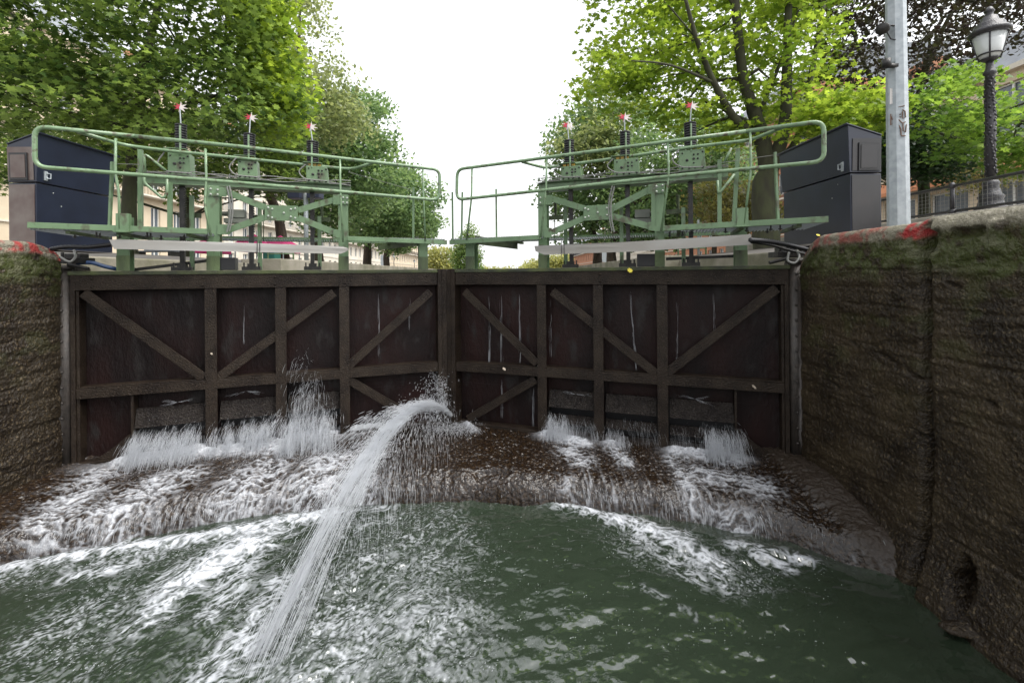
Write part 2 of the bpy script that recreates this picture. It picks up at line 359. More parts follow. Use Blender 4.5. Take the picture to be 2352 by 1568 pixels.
# ------------------------------------------------------------------ sill in front of the gate
nx, nn = 900, 330
sx_ = np.linspace(XL - .15, XR + .15, nx)
tt = np.linspace(0, 1, nn)
SX = np.repeat(sx_[None, :], nn, 0); T = np.repeat(tt[:, None], nx, 1)
yb = gate_y(SX) + .25; yf = lip(SX) - .26 * sst(2.1, 3.1, SX) + .03 * (fbm(SX * 3, SX * 0, 3, 2) - .5) * 2
# t 0..0.82 runs over the top, 0.82..1 down the rounded lip
tb = np.clip(T / .70, 0, 1); tl = np.clip((T - .70) / .30, 0, 1)
SY = yb + (yf + .27 - yb) * tb - .30 * np.sin(tl * math.pi / 2)
SZ = -2.045 - .075 * tb ** 1.5 - .46 * (1 - np.cos(tl * math.pi / 2)) - .05 * tl - .20 * sst(2.3, 3.1, SX) * np.clip(T * 1.6 - .6, 0, 1)
edge = np.minimum(np.abs(SX - XL), np.abs(SX - XR))
silt = sst(.36, .20, (XR - SX) - .10 * (5.2 - SY) * 0 + .12 * (fbm(SX * 5, SY * 5, 3, 4) - .5)) * sst(.8, .1, tl)
SZ += .05 * np.exp(-(edge / .22) ** 2) * (1 - tl) + .05 * silt
ro = fbm(SX * 3, SY * 3, 4, 3) - .5; SZ += (.055 * ro + .018 * (fbm(SX * 16, SY * 16, 3, 6) - .5) + .016 * (vn(SX * 30, SY * 30, 2) - .5) + .010 * (vn(SX * 85, SY * 85, 3) - .5)) * (1 - .3 * tl)
SY -= tl * (.06 * (fbm(SX * 5, SZ * 6, 3, 5) - .5) + .03 * (fbm(SX * 22, SZ * 8, 3, 1) - .5))
a = on_z(1130, 1082, -2.12); SZ -= .05 * sst(1, .6, np.hypot((SX - a.x) / .22, (SY - a.y) / .09))       # worn hollow
a = on_z(1160, 1108, -2.14); SZ += .035 * sst(1.1, .8, np.maximum(np.abs(SX - a.x) / .34, np.abs(SY - a.y) / .11))
SP = lambda a, b, wd, st: ((on_z(*a, -2.1).x, on_z(*a, -2.1).y), (on_z(*b, -2.1).x, on_z(*b, -2.1).y), wd, st)
senv = seg_env(SX, SY, [
    SP((290, 1075), (470, 1050), .16, 1.15), SP((470, 1050), (640, 1040), .16, 1.1), SP((640, 1025), (860, 990), .15, 1.2), SP((860, 990), (930, 975), .1, 1.0),
    SP((230, 1100), (120, 1180), .28, .72), SP((400, 1100), (250, 1170), .32, .78), SP((600, 1080), (500, 1170), .36, .78), SP((760, 1060), (660, 1160), .34, .9), SP((860, 1030), (800, 1120), .25, .8),
    SP((1255, 1010), (1340, 1030), .12, 1.1), SP((1300, 1040), (1340, 1060), .18, .75), SP((1400, 1030), (1440, 1070), .11, .9),
    SP((1560, 1050), (1690, 1070), .15, 1.15), SP((1600, 1090), (1740, 1120), .22, .82), SP((1540, 1060), (1590, 1130), .1, .8), SP((1640, 1150), (1720, 1165), .14, .8), SP((1070, 985), (1090, 1000), .06, .8),
    SP((1300, 1090), (1310, 1125), .12, .55), SP((1700, 1180), (1760, 1210), .12, .6), SP((80, 1190), (160, 1215), .1, .7), SP((560, 1130), (740, 1140), .12, .8)])
wx = SX + .12 * (fbm(SX * 4, SY * 4, 3, 7) - .5) * 2; wy = SY + .12 * (fbm(SX * 4 + 4, SY * 4, 3, 8) - .5) * 2 + np.where(SX < -.9, -.30, .25) * SX
lace2 = .45 * ridge(wx * 13, wy * 30, 3) ** 2 + .4 * ridge(wx * 30 + 2, wy * 62, 5) + .35 * fbm(wx * 18, wy * 34, 4, 9) + .12 * vn(SX * 120, SY * 120, 4)
fs = cover(np.clip(senv * 1.0, 0, 1.05) * (.50 + .74 * fbm(SX * 4, SY * 6, 3, 5)), rank(lace2), 1.05) * np.clip(senv * 2, 0, 1) * (.8 + .35 * vn(SX * 130, SY * 110, 6))
# curtains down the lip: vertical threads
wet = np.interp(sx_, [-4.9, -4.2, -3.4, -2.4, -1.6, -.9, -.3, .3, .8, 1.3, 1.9, 2.3, 2.6, 3.1], [.3, .5, .72, .85, .8, .4, .15, .3, .72, .7, .75, .62, .42, .45])
thr = .45 * vn(SX * 48 + 2 * SZ, SZ * 7, 2) + .55 * vn(SX * 110, SZ * 16, 4) + .35 * fbm(SX * 9, SZ * 14, 3, 1)
fl = sst(.95, 1.6, wet[None, :] * .62 + thr * .80) * sst(0.0, .2, tl + .1 * tb)
spk = sst(.80, .92, vn(SX * 70, SY * 55, 1) * .6 + .4 * vn(SX * 110, SY * 90, 3)) * .45
sf = np.clip(np.maximum(np.maximum(fs * .84, fl * .75), spk * np.clip(.35 + senv, 0, 1)), 0, 1)
foot = sst(.28, .05, (yb - .25) - SY) * np.clip(senv, 0, 1); SZ += .02 * fs * (1 - tl) + foot * (.03 + .05 * fbm(SX * 14, SY * 14, 3, 6)); sf = np.clip(np.maximum(sf, foot * (.55 + .5 * vn(SX * 60, SY * 60, 2))), 0, 1)
tag(np_mesh('sill', np.stack([SX, SY, SZ], -1).reshape(-1, 3), grid_faces(nn, nx)[:, ::-1], M['sillm'], smooth=True, attrs={'foam': sf * (1 - .8 * silt), 'silt': silt}), kind='structure')

# ------------------------------------------------------------------ lock walls
def paintmat(name, side):
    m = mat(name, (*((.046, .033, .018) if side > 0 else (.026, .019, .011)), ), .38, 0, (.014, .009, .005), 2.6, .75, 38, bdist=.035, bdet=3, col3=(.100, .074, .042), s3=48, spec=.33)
    N = m.node_tree.nodes; L = m.node_tree.links; p = N['Principled BSDF']; prev = p.inputs['Base Color'].links[0].from_socket
    for an, c in (('moss', (.050, .062, .014)), ('pale', (.22, .20, .15)), ('paint', (.34, .030, .03))):
        a = N.new('ShaderNodeAttribute'); a.attribute_name = an
        x = N.new('ShaderNodeMix'); x.data_type = 'RGBA'; L.new(a.outputs['Fac'], x.inputs[0]); L.new(prev, x.inputs[6]); x.inputs[7].default_value = (*c, 1); prev = x.outputs[2]
    L.new(prev, p.inputs['Base Color']); return m
def lock_wall(name, xf, sgn, label):
    """sgn +1: solid lies towards +x"""
    yv = np.concatenate([np.linspace(-12, 2.3, 60)[:-1], np.linspace(2.3, 4.86, 230)])
    zt = np.concatenate([np.linspace(-3.0, -2.5, 6)[:-1], np.linspace(-2.5, TOP - .06, 250)])
    # profile: up the face, round the coping edge, back across the top
    arc = [(.06 * (1 - math.cos(a)), TOP - .06 + .06 * math.sin(a)) for a in np.linspace(0, math.pi / 2, 7)[1:]]
    back = [(.06 + d, TOP) for d in np.linspace(.03, .75, 14)]
    depth = np.concatenate([np.zeros(len(zt)), [q[0] for q in arc], [q[0] for q in back]])
    zz = np.concatenate([zt, [q[1] for q in arc], [q[1] for q in back]])
    D, YY = np.meshgrid(depth, yv); Zz, _ = np.meshgrid(zz, yv)
    Fm = sst(TOP + .02, TOP - .1, Zz)                     # face mask
    sgnY = YY * 1.0
    h = .035 * (fbm(YY * 1.6, Zz * 2.2, 4, 3 if sgn > 0 else 6) - .5) + .035 * (fbm(YY * 6, Zz * 13 + YY * 3, 5, 5, .6) - .5) + .013 * (fbm(YY * 34, Zz * 40, 3, 1, .75) - .5) + .018 * (fbm(YY * 1.5 + 3, Zz * 22, 3, 7) - .5)
    for zc in (.02, -.28, -.62, -1.05, -1.5, -1.85):      # worn course joints
        h -= .014 * np.exp(-((Zz - zc - .05 * (fbm(YY * 2, YY * 0 + zc, 3, 4) - .5)) / .012) ** 2) * sst(.4, .6, fbm(YY * 3, YY * 0 + zc * 9, 2, 2))
    h += .15 * sst(-1.75, -2.4, Zz) ** 1.5 * sst(4.6, 3.2, YY)   # foot spreads at the water
    xoff = np.zeros_like(h)
    if sgn > 0:
        yg = 3.36 + .05 * (fbm(Zz * 3, Zz * 0, 3, 6) - .5) - .05 * (Zz - .3) * .6 * 0
        h -= .14 * np.exp(-((YY - yg) / .042) ** 2) * sst(TOP, TOP - .1, Zz) + .03 * sst(yg + .08, yg - .02, YY) * 0
        h += .04 * sst(yg - .03, yg - .08, YY)
        hole = np.hypot((YY - 3.02 + .05 * (fbm(Zz * 9, YY * 3, 2, 2) - .5)) / .085, (Zz + 2.10) / .19 + .5 * (fbm(YY * 12, Zz * 9, 3, 8) - .5))
        h -= .40 * sst(1.0, .75, hole)
        h += .12 * sst(1, .4, np.hypot((YY - 2.93) / .10, (Zz + 2.30) / .035))
        for (yc, zc, wy_, wz_, dd) in [(3.27, .20, .045, .07, -.05), (3.02, .235, .12, .028, -.05), (2.83, .20, .035, .1, .03)]:
            h += dd * sst(1.1, .8, np.maximum(np.abs(YY - yc) / wy_, np.abs(Zz - zc) / wz_))
        for (px, py, wd) in [(2120, 650, .05), (2030, 820, .12), (2100, 865, .12), (1960, 790, .08), (2200, 655, .07), (2290, 930, .05), (2110, 1000, .13), (1920, 885, .06)]:
            yc = XR * F / (px - CX); zc = -(py - 622) * yc / F
            h -= .05 * sst(1, .3, np.hypot((YY - yc) / wd, (Zz - zc - .25 * (YY - yc)) / .022))
    # rounded end at the gate
    endr = np.clip((YY - 4.62) / .24, 0, 1); D = D + endr ** 3 * .025
    Zz2 = Zz - np.where(Zz > TOP - .5, np.clip((YY - 4.45) / .41, 0, 1) ** 2.2 * (.28 if sgn > 0 else .10) * sst(TOP - .5, TOP, Zz), 0)
    zj = Zz2 + (1 - Fm) * .015 * (fbm(YY * 9, D * 9, 3, 3) - .5)
    if sgn > 0: zj = zj + sst(3.44, 3.34, YY) * .025 * sst(.1, .3, Zz)
    Xw = xf + sgn * (D - h * Fm - xoff)
    n1 = fbm(YY * 5, Zz * 7, 4, 2); n2 = fbm(YY * 14, Zz * 14, 4, 7)
    moss = np.clip(sst(-.10, .10, Zz + .25 * (n1 - .5)) * sst(.34, .16, Zz) * 1.1, 0, 1) * sst(.25, .5, n2) * .9
    moss = np.maximum(moss, sst(.58, .72, n1) * .35 * sst(-1.4, 0, Zz))
    top = sst(TOP - .13, TOP - .09, Zz + .05 * (n2 - .5))
    pale = top * .75 + .25 * sst(.5, .65, n2) * sst(-.05, .15, Zz)
    lim = (3.50 if sgn > 0 else 3.3)
    paint = top * sst(.62, .40, n2) * sst(lim, lim + .15, YY + .3 * (n1 - .5)) * sst(.0, .2, D * 0 + 1) * sst(.10, .05, D) * (.9 if sgn < 0 else .55)
    if sgn > 0: paint = np.maximum(paint, sst(1.1, .7, np.hypot((YY - 3.47) / .13, (Zz - .32) / .09)) * sst(.62, .45, n2))
    V = np.stack([Xw, YY, zj], -1)
    Fc = grid_faces(*YY.shape)
    if sgn > 0: Fc = Fc[:, ::-1]
    o = np_mesh(name, V.reshape(-1, 3), Fc, M['wallL'] if sgn < 0 else M['wallR'], smooth=True, attrs={'moss': moss, 'pale': pale, 'paint': paint})
    return tag(o, label, 'lock wall')
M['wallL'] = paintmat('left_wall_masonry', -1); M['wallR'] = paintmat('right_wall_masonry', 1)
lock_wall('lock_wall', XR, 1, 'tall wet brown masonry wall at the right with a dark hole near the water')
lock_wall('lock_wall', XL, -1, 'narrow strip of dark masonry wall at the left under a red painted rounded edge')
# gate recesses and the walls of the upper chamber
for sx0, s_, lb in ((XL, -1, 'pale stone side wall of the upper chamber behind the left gate leaf'), (XR, 1, 'pale stone side wall of the upper chamber behind the right gate leaf')):
    b = MB()
    a0, a1 = sx0 + s_ * .42, sx0 + s_ * .85
    b.prism([(a0, 4.87, -3), (a1, 4.87, -3), (a1, 4.87, TOP - .10), (a0, 4.87, TOP - .10)], (0, 4.6, 0))
    a0 = sx0 + s_ * .0
    b.prism([(a0, 9.48, -3), (a1, 9.48, -3), (a1, 9.48, TOP), (a0, 9.48, TOP)], (0, 40, 0))
    b.prism([(sx0 + s_ * .05, 49.5, -3), (a1, 49.5, -3), (a1, 49.5, TOP), (sx0 + s_ * .05, 49.5, TOP)], (0, 215, 0))
    o = b.build('chamber_wall', mat('stone%d' % s_, (.30, .27, .22), .8, 0, (.16, .15, .10), 2, .5, 20), bevel=.02); tag(o, lb, 'wall')
    q = MB(); a0 = sx0 + s_ * .16                       # hollow quoin behind the heel post
    q.prism([(sx0 + s_ * .11, 4.865, -3), (sx0 + s_ * .41, 4.865, -3), (sx0 + s_ * .41, 4.865, .12), (sx0 + s_ * .11, 4.865, .12)], (0, .45, 0))
    tag(q.build('quoin_stone', M['wall'], bevel=.02), 'dark hollow stone behind the heel post of the %s gate leaf' % ('left' if s_ < 0 else 'right'), 'stone')

# ------------------------------------------------------------------ gate leaves
def path_round(pts, r=.09, n=5):
    pts = [Vector(p) for p in pts]; outp = [pts[0]]
    for i in range(1, len(pts) - 1):
        a, b, c = pts[i - 1], pts[i], pts[i + 1]; da = (a - b); dc = (c - b); k = min(r, da.length * .45, dc.length * .45)
        p0 = b + da.normalized() * k; p1 = b + dc.normalized() * k
        for j in range(n + 1):
            t = j / n; outp.append(p0 * (1 - t) ** 2 + b * 2 * t * (1 - t) + p1 * t * t)
    outp.append(pts[-1]); return outp

def build_leaf(side):
    L = side == 'left'; G = GL if L else GR; n = G.n; s = 1 if L else -1
    base = Vector((*(HL if L else HR), -2.05))
    root = empty('lock_gate', base, 'left leaf of the closed lock gate, brown riveted frame carrying a green walkway' if L else 'right leaf of the closed lock gate, brown frame with trickles of water and slatted shutters',
                 'lock gate', 'pair of lock gate leaves')
    ux = G.d                                             # from heel to mitre
    heel = Vector((G.a.x, G.a.y, 0)); mit = Vector((G.b.x, G.b.y, 0)); Ln = (mit - heel).length
    P = lambda u_, z, off=0: heel + ux * u_ + n * off + Vector((0, 0, z))
    uof = lambda px, off=0: (G.offset(off).pt(px, HY) - (heel + n * off)).dot(ux)
    ZT, ZB = .03, -2.06
    # skin plate, pressed back behind the frame; openings low down are left for the sluices
    cells = ([(298, 470), (496, 633), (655, 780)] if L else [(1253, 1363), (1384, 1508), (1532, 1688)])
    cu = sorted([tuple(sorted((uof(a), uof(b)))) for a, b in cells])
    sk = MB(); SO = .17; ztop_open = -1.50
    def plate(u0, u1, z0, z1): sk.prism([P(u0, z0, SO), P(u1, z0, SO), P(u1, z1, SO), P(u0, z1, SO)], n * .012)
    plate(.06, Ln - .05, ztop_open, ZT - .02)
    cur = .06
    for a, b in cu: plate(cur, a, ZB, ztop_open - .0005); cur = b
    plate(cur, Ln - .05, ZB, ztop_open - .0005)
    for a, b in cu: plate(a, b, -2.05, -2.0)
    # vertical ribs on the plate
    sk.build('skin_plate', M['skin'], root)
    tb_ = MB(); tb_.prism([P(.07, ZT - .165), P(Ln - .13, ZT - .165), P(Ln - .13, ZT), P(.07, ZT)], n * .15)
    for px in (([210, 466, 632, 792, 980]) if L else ([1066, 1233, 1378, 1535, 1775])):
        for zz in (ZT - .04, ZT - .125):
            tb_.bolt(P(uof(px), zz), -n, .016, .012)
    for k_ in range(40): pass
    t_o = tb_.build('top_beam', M['gate'], root, bevel=.006)
    pl = MB(); pl.prism([P(.02, ZT + .002, -.012), P(Ln - .01, ZT + .002, -.012), P(Ln - .01, ZT + .045, -.012), P(.02, ZT + .045, -.012)], n * .42)
    pl.build('top_plank', mat('mossy_dark_timber' + side, (.035, .04, .025), .7, 0, (.07, .085, .03), 6, .6, 30), root, bevel=.006)
    mb = MB(); mb.prism([P(.08, -1.315), P(Ln - .13, -1.315), P(Ln - .13, -1.205), P(.08, -1.205)], n * .05)
    mb.prism([P(.08, -1.203, .01), P(Ln - .13, -1.203, .01), P(Ln - .13, -1.19, .01), P(.08, -1.19, .01)], n * .155)
    mb.build('middle_beam', M['gate'], root, bevel=.004)
    bb = MB(); bb.prism([P(.08, ZB - .02, .006), P(Ln - .13, ZB - .02, .006), P(Ln - .13, ZB + .05, .006), P(.08, ZB + .05, .006)], n * .15)
    bb.build('bottom_beam', M['gate'], root, bevel=.004)
    for px in ((483, 644, 790) if L else (1243, 1373, 1520)):
        u_ = uof(px); w_ = .06
        st = MB(); st.prism([P(u_ - w_, -1.203, -.004), P(u_ + w_, -1.203, -.004), P(u_ + w_, ZT - .17, -.004), P(u_ - w_, ZT - .17, -.004)], n * .02)
        st.prism([P(u_ - w_, ZB - .03, -.004), P(u_ + w_, ZB - .03, -.004), P(u_ + w_, -1.2035, -.004), P(u_ - w_, -1.2035, -.004)], n * .02)
        st.prism([P(u_ - .006, ZB, .0165), P(u_ + .006, ZB, .0165), P(u_ + .006, ZT - .17, .0165), P(u_ - .006, ZT - .17, .0165)], n * .152)
        for zz in np.arange(-2.0, -.2, .13): st.bolt(P(u_ + .04 * (1 if int(zz * 100) % 2 else -1), float(zz), -.004), -n, .008, .006)
        st.build('stile', M['gate'], root, bevel=.003)
    dg = [((190, 672), (468, 868)), ((500, 868), (767, 672)), ((800, 841), (989, 670)), ((800, 872), (930, 948))] if L else \
         [((1066, 669), (1233, 835)), ((1268, 669), (1507, 858)), ((1532, 856), (1784, 662)), ((1230, 871), (1074, 963))]
    for i, (a, b) in enumerate(dg):
        d = MB(); pl_ = G.offset(.006 + .003 * i); d.bar(pl_.pt(*a), pl_.pt(*b), .105, .018, n)
        d.build('diagonal_brace', M['gate'], root, bevel=.003)
    # thin bar and curved gusset in the heel bay
    px = 298 if L else 1688; u_ = uof(px)
    st = MB(); st.prism([P(u_ - .012, ZB, .03), P(u_ + .012, ZB, .03), P(u_ + .012, -1.32, .03), P(u_ - .012, -1.32, .03)], n * .13); st.build('bay_bar', M['gate'], root)
    gs = MB(); pts = [P(u_ - .02, ZB + .05, .02)]
    for k in range(7):
        a = k / 6; pts.append(P(u_ - .02 - .38 * a, ZB + .05 + .26 * (1 - a) ** 1.4, .02))
    gs.prism(pts, n * .02); gs.build('gusset', M['gate'], root)
    # heel post
    hp = MB(); hx = P(-.03, 0, .05); hp.tube([Vector((hx.x, hx.y, -2.3)), Vector((hx.x, hx.y, .10))], .065, 14)
    for zz in np.arange(-2.0, .05, .165):
        hp.bolt(Vector((hx.x, hx.y, float(zz))) + Vector((.02 * s, -.062, 0)), Vector((.3 * s, -1, 0)), .016, .018)
    hp.tube([Vector((hx.x, hx.y, .10)), Vector((hx.x, hx.y, .145))], .09, 14)
    hp.build('heel_post', M['post_iron'], root, True)
    hs_ = MB(); hs_.prism([P(.035, ZB), P(.076, ZB), P(.076, ZT), P(.035, ZT)], n * .17)
    hs_.prism([P(.078, ZB, .02), P(.105, ZB, .02), P(.105, ZT - .17, .02), P(.078, ZT - .17, .02)], n * .14)
    hs_.build('heel_angle', M['gate'], root, bevel=.003)
    mp_ = MB(); mp_.prism([P(Ln - .128, ZB - .03, -.02), P(Ln - .008, ZB - .03, -.02), P(Ln - .008, ZT + .05, -.02), P(Ln - .128, ZT + .05, -.02)], n * .24)
    for zz in np.arange(-1.95, 0, .11): mp_.bolt(P(Ln - .035, float(zz), -.02), -n, .009, .008); mp_.bolt(P(Ln - .105, float(zz), -.02), -n, .009, .008)
    mp_.prism([P(Ln - .072, ZB - .03, -.034), P(Ln - .060, ZB - .03, -.034), P(Ln - .060, ZT + .05, -.034), P(Ln - .072, ZT + .05, -.034)], n * .0135)
    mp_.build('mitre_post', M['gate'], root, bevel=.004)
    if L: q = MB(); q.prism([P(Ln - .06, -2.3, .222), P(Ln + .10, -2.3, .222), P(Ln + .10, ZT + .04, .222), P(Ln - .06, ZT + .04, .222)], n * .03); q.build('seam_light_stop', M['black'], root)  # added plate behind the mitre seam, keeps light from leaking through the gap
    # sluice shutters
    for ci, (a, b) in enumerate(cu):
        rs = [(-1.49, -1.70), (-1.80, -1.90)]
        a2, b2 = a + .015, b - .015
        mid = (a2 + b2) / 2
        sh = MB()
        for (z1, z0) in rs:
            sh.prism([P(a2, z1, .10), P(b2, z1, .10), P(b2, z0, .035), P(a2, z0, .035)], n * .03)
            for uu in (a2 + .03, a2 + .10, b2 - .10, b2 - .03):
                sh.bolt(P(uu, (z0 + z1) / 2, .067), -n, .010, .012)
            sh.build('sluice_shutter', M['shut'], root, bevel=.004); sh = MB()
        jb = MB(); jb.prism([P(a - .03, -2.35, .24), P(b + .03, -2.35, .24), P(b + .03, -1.35, .24), P(a - .03, -1.35, .24)], n * .02); jb.prism([P(a - .015, -2.35, .185), P(a - .003, -2.35, .185), P(a - .003, -1.35, .185), P(a - .015, -1.35, .185)], n * .055); jb.prism([P(b + .003, -2.35, .185), P(b + .015, -2.35, .185), P(b + .015, -1.35, .185), P(b + .003, -1.35, .185)], n * .055); jb.build('sluice_light_stop', M['black'], root)  # added black backing and cheeks, stop light leaking through the sluice opening
    # ------------------------------------------------ columns standing on the top beam
    def column(x0, x1, ytop, ybot_z=ZT + .047, off=0, m1='green', name='column'):
        q = MB(); O = G.offset(off); a = O.ptz(x0, 0); b = O.ptz(x1, 0); zt = O.pt((x0 + x1) / 2, ytop).z
        wd = (b - a); th = .012
        for k_, (f0, dep) in enumerate(((0, th), (.11, th))):
            q.prism([a + n * f0 + Vector((0, 0, ybot_z)), b + n * f0 + Vector((0, 0, ybot_z)), b + n * f0 + Vector((0, 0, zt)), a + n * f0 + Vector((0, 0, zt))], n * dep)
        c = (a + b) / 2; e = wd.normalized() * .006
        q.prism([c - e + n * th + Vector((0, 0, ybot_z)), c + e + n * th + Vector((0, 0, ybot_z)), c + e + n * th + Vector((0, 0, zt)), c - e + n * th + Vector((0, 0, zt))], n * (.11 - th))
        o_ = q.build(name, M[m1], root, bevel=.002)
        # weathered foot
        ft = MB(); e2 = wd * .02; zf = ybot_z + .17
        ft.prism([a - n * .003 - e2 + Vector((0, 0, ybot_z)), b - n * .003 + e2 + Vector((0, 0, ybot_z)), b - n * .003 + e2 + Vector((0, 0, zf)), a - n * .003 - e2 + Vector((0, 0, zf))], n * .002)
        ft.build('foot_plate', M['green_dirty'], o_)
        return zt
    if L:
        column(268, 298, 497); zA = column(475, 505, 427); zB2 = column(778, 801, 447); column(963, 983, 556)
    else:
        column(1688, 1717, 486); zA = column(1505, 1527, 421); zB2 = column(1237, 1257, 437); column(1070, 1090, 556)
    # walkway: front planes of rail and edge beam stand out towards the camera
    FP = Plane(((at(75, HY, 4.4)).x, 4.4), ((at(1010, HY, 6.0)).x, 6.0)) if L else Plane(((at(1893, HY, 4.4)).x, 4.4), ((at(1045, HY, 6.0)).x, 6.0))
    fn = FP.n
    def fbar(px0, y0, px1, y1, wd, dep, m_, name, pl_=FP):
        q = MB(); q.bar(pl_.pt(px0, y0), pl_.pt(px1, y1), wd, dep, pl_.n); return q.build(name, M[m_], root, bevel=.002)
    if L:
        fbar(62, 516.5, 476, 531.5, .058, .05, 'green', 'walkway_edge_beam'); fbar(798, 547.5, 1027, 556.5, .055, .05, 'green', 'walkway_edge_beam')
    else:
        fbar(1903, 503, 1503, 525.5, .058, .05, 'green', 'walkway_edge_beam'); fbar(1239, 544.5, 1032, 556.5, .055, .05, 'green', 'walkway_edge_beam')
    BP = G.offset(.62)
    q = MB(); a = BP.ptz(300 if L else 1690, .50); b = BP.ptz(1020 if L else 1040, .50); q.bar(a, b, .06, .04, n); q.build('walkway_rear_beam', M['green'], root)
    # grating: bearing bars and many cross bars
    gr = MB()
    def deck(pxa, pxb, z, front, rear):
        fa, fb = front.ptz(pxa, z), front.ptz(pxb, z)
        ra = fa + n * rear; rb = fb + n * rear
        Ld = (fb - fa).length; k = int(Ld / .035)
        for i in range(k + 1):
            t = i / k; p0 = fa.lerp(fb, t); p1 = ra.lerp(rb, t); d = (fb - fa).normalized() * .002
            gr.prism([p0 - d, p0 + d, p0 + d + Vector((0, 0, .028)), p0 - d + Vector((0, 0, .028))], p1 - p0)
        for j in range(7):
            t = (j + .5) / 7; p0 = fa.lerp(ra, t); p1 = fb.lerp(rb, t)
            gr.tube([p0 + Vector((0, 0, .024)), p1 + Vector((0, 0, .024))], .004, 4)
        gr.build('walkway_grating', M['grate'], root); gr.v, gr.f = [], []
    zd = .475
    if L: deck(70, 470, zd, FP.offset(.055), .75); deck(800, 1022, zd - .02, FP.offset(.055), .62)
    else: deck(1895, 1510, zd, FP.offset(.055), .75); deck(1236, 1036, zd - .02, FP.offset(.055), .62)
    d2 = MB()                                             # narrow grating strip beside the racks
    a = G.offset(.45).ptz(480 if L else 1505, .47); b = G.offset(.45).ptz(800 if L else 1240, .47); k = int((b - a).length / .03)
    for i in range(k):
        p0 = a.lerp(b, i / k); d = (b - a).normalized() * .002; d2.prism([p0 - d, p0 + d, p0 + d + Vector((0, 0, .025)), p0 - d + Vector((0, 0, .025))], n * .17)
    d2.build('walkway_grating', M['grate'], root)
    # bearers and clips under the deck
    for (pa, z_, ln_) in (([(150, .445, .8), (268, .445, .8), (430, .445, .8), (900, .42, .65), (968, .42, .7)]) if L else ([(1840, .445, .8), (1705, .445, .8), (1560, .445, .8), (1160, .42, .65), (1082, .42, .7)])):
        q = MB(); p0 = FP.ptz(pa, z_) + fn * .06; q.prism([p0 - ux * .02, p0 + ux * .02, p0 + ux * .02 + Vector((0, 0, .03)), p0 - ux * .02 + Vector((0, 0, .03))], n * ln_)
        q.build('deck_bearer', M['green_dirty'], root)
    # big bracket at the mitre column
    q = MB(); c0 = G.ptz(963 if L else 1092, .43); dv = (-ux + n * .35).normalized()
    q.prism([c0 + Vector((0, 0, -.02)), c0 + dv * .55 + Vector((0, 0, -.09)), c0 + dv * .55 + Vector((0, 0, -.01)), c0 + Vector((0, 0, .10))], n * .07)
    q.build('cantilever_bracket', M['green_dirty'], root)
    q = MB()
    rr = random.Random(3 if L else 4)
    for i in range(16):
        pxx = rr.uniform(110, 460) if i < 9 else rr.uniform(815, 1010)
        if not L: pxx = 2 * 1028 - pxx if i >= 9 else 1970 - pxx
        q = MB(); p0 = FP.ptz(pxx, .455) + n * rr.uniform(.08, .5); q.tube([p0 + Vector((0, 0, .03)), p0 - Vector((0, 0, .03))], .008, 6); q.tube([p0 - Vector((0, 0, .012)), p0 - Vector((0, 0, .022))], .02, 6); q.build('deck_clip', M['rack'], root)
    # hand rail loop
    if L:
        loop = [(540, 336), (95, 290), (73, 292), (76, 384), (95, 384), (540, 421), (995, 459), (1013, 459), (1010, 391), (990, 386), (540, 336)]
        loop = [(80, 290), (80, 383), (540, 419), (1009, 460), (1010, 390), (540, 335.5)]
        loop = loop + [loop[0]]; k = 5
        start = ((80 + 540) / 2, (290 + 335.5) / 2)
        back = [(180, 303), (287, 334), (375, 345), (687, 377), (808, 389), (872, 369)]
        bal = [[(266, 318), (265, 398), (273, 440), (275, 525)], [(472, 342), (474, 412), (470, 470), (484, 541)], [(808 - 1, 371), (807, 440), (803, 558)], [(971, 387), (973, 455), (977, 553)]]
        bal[2] = [(809, 366), (809, 442), (816, 553)]; bal[2] = [(781 + 30, 366), (811, 441), (819, 550)]
        bal[2] = [(781, 362), (782, 439), (788, 556)]
        small = [(258, 372, 252, 519), (949.5, 430, 949.5, 547)]
        rear = [(321, 343, 321, 520), (389, 418, 389, 522)]
    else:
        loop = [(1892, 278), (1893, 371), (1540, 405), (1049, 459), (1050, 389), (1534, 325.5)]; loop = loop + [loop[0]]
        start = ((1892 + 1534) / 2, (278 + 325.5) / 2)
        back = [(1800, 292), (1724, 322), (1596, 337), (1412, 364), (1252, 386), (1200, 372)]
        bal = [[(1723, 301), (1725, 386), (1709, 514)], [(1534, 327), (1536, 406), (1519, 530)], [(1256, 365), (1254, 437), (1242, 546)], [(1084, 387), (1083, 454), (1072, 551)]]
        small = [(1039, 441, 1040, 551), (1062, 441, 1060, 549), (1139.5, 434, 1140.5, 546), (1780, 350, 1787, 505)]
        rear = [(1653, 367, 1653, 512), (1500, 425, 1500, 530), (1696, 340, 1686, 512)]
    RPl = FP
    lp = [RPl.pt(*start)] + [RPl.pt(*p) for p in loop[:-1]] + [RPl.pt(*start)]
    q = MB(); q.tube(path_round(lp, .10), .021, 10); q.build('handrail', M['tube'], root, True)
    # rear rail springs from the front rail, swings back 0.42 m and returns
    bp = [FP.pt(*back[0])] + [FP.offset(.42).pt(*p) for p in back[1:-1]] + [FP.pt(*back[-1])]
    q = MB(); q.tube(path_round(bp, .12), .019, 8); q.build('rear_rail', M['tube'], root, True)
    for bl in bal:
        q = MB(); q.tube(path_round([FP.offset(-.003).pt(*p) for p in bl], .08), .0125, 8); q.build('baluster', M['tube'], root, True)
    for (a0, b0, a1, b1) in small:
        q = MB(); q.tube([FP.offset(.07).pt(a0, b0), FP.offset(.07).pt(a1, b1)], .017, 4); q.build('short_post', M['green'], root)
    for (a0, b0, a1, b1) in rear:
        q = MB(); pl_ = FP.offset(.35); q.bar(pl_.pt(a0, b0), pl_.pt(a1, b1), .042, .04, n); q.build('rear_post', M['green'], root)
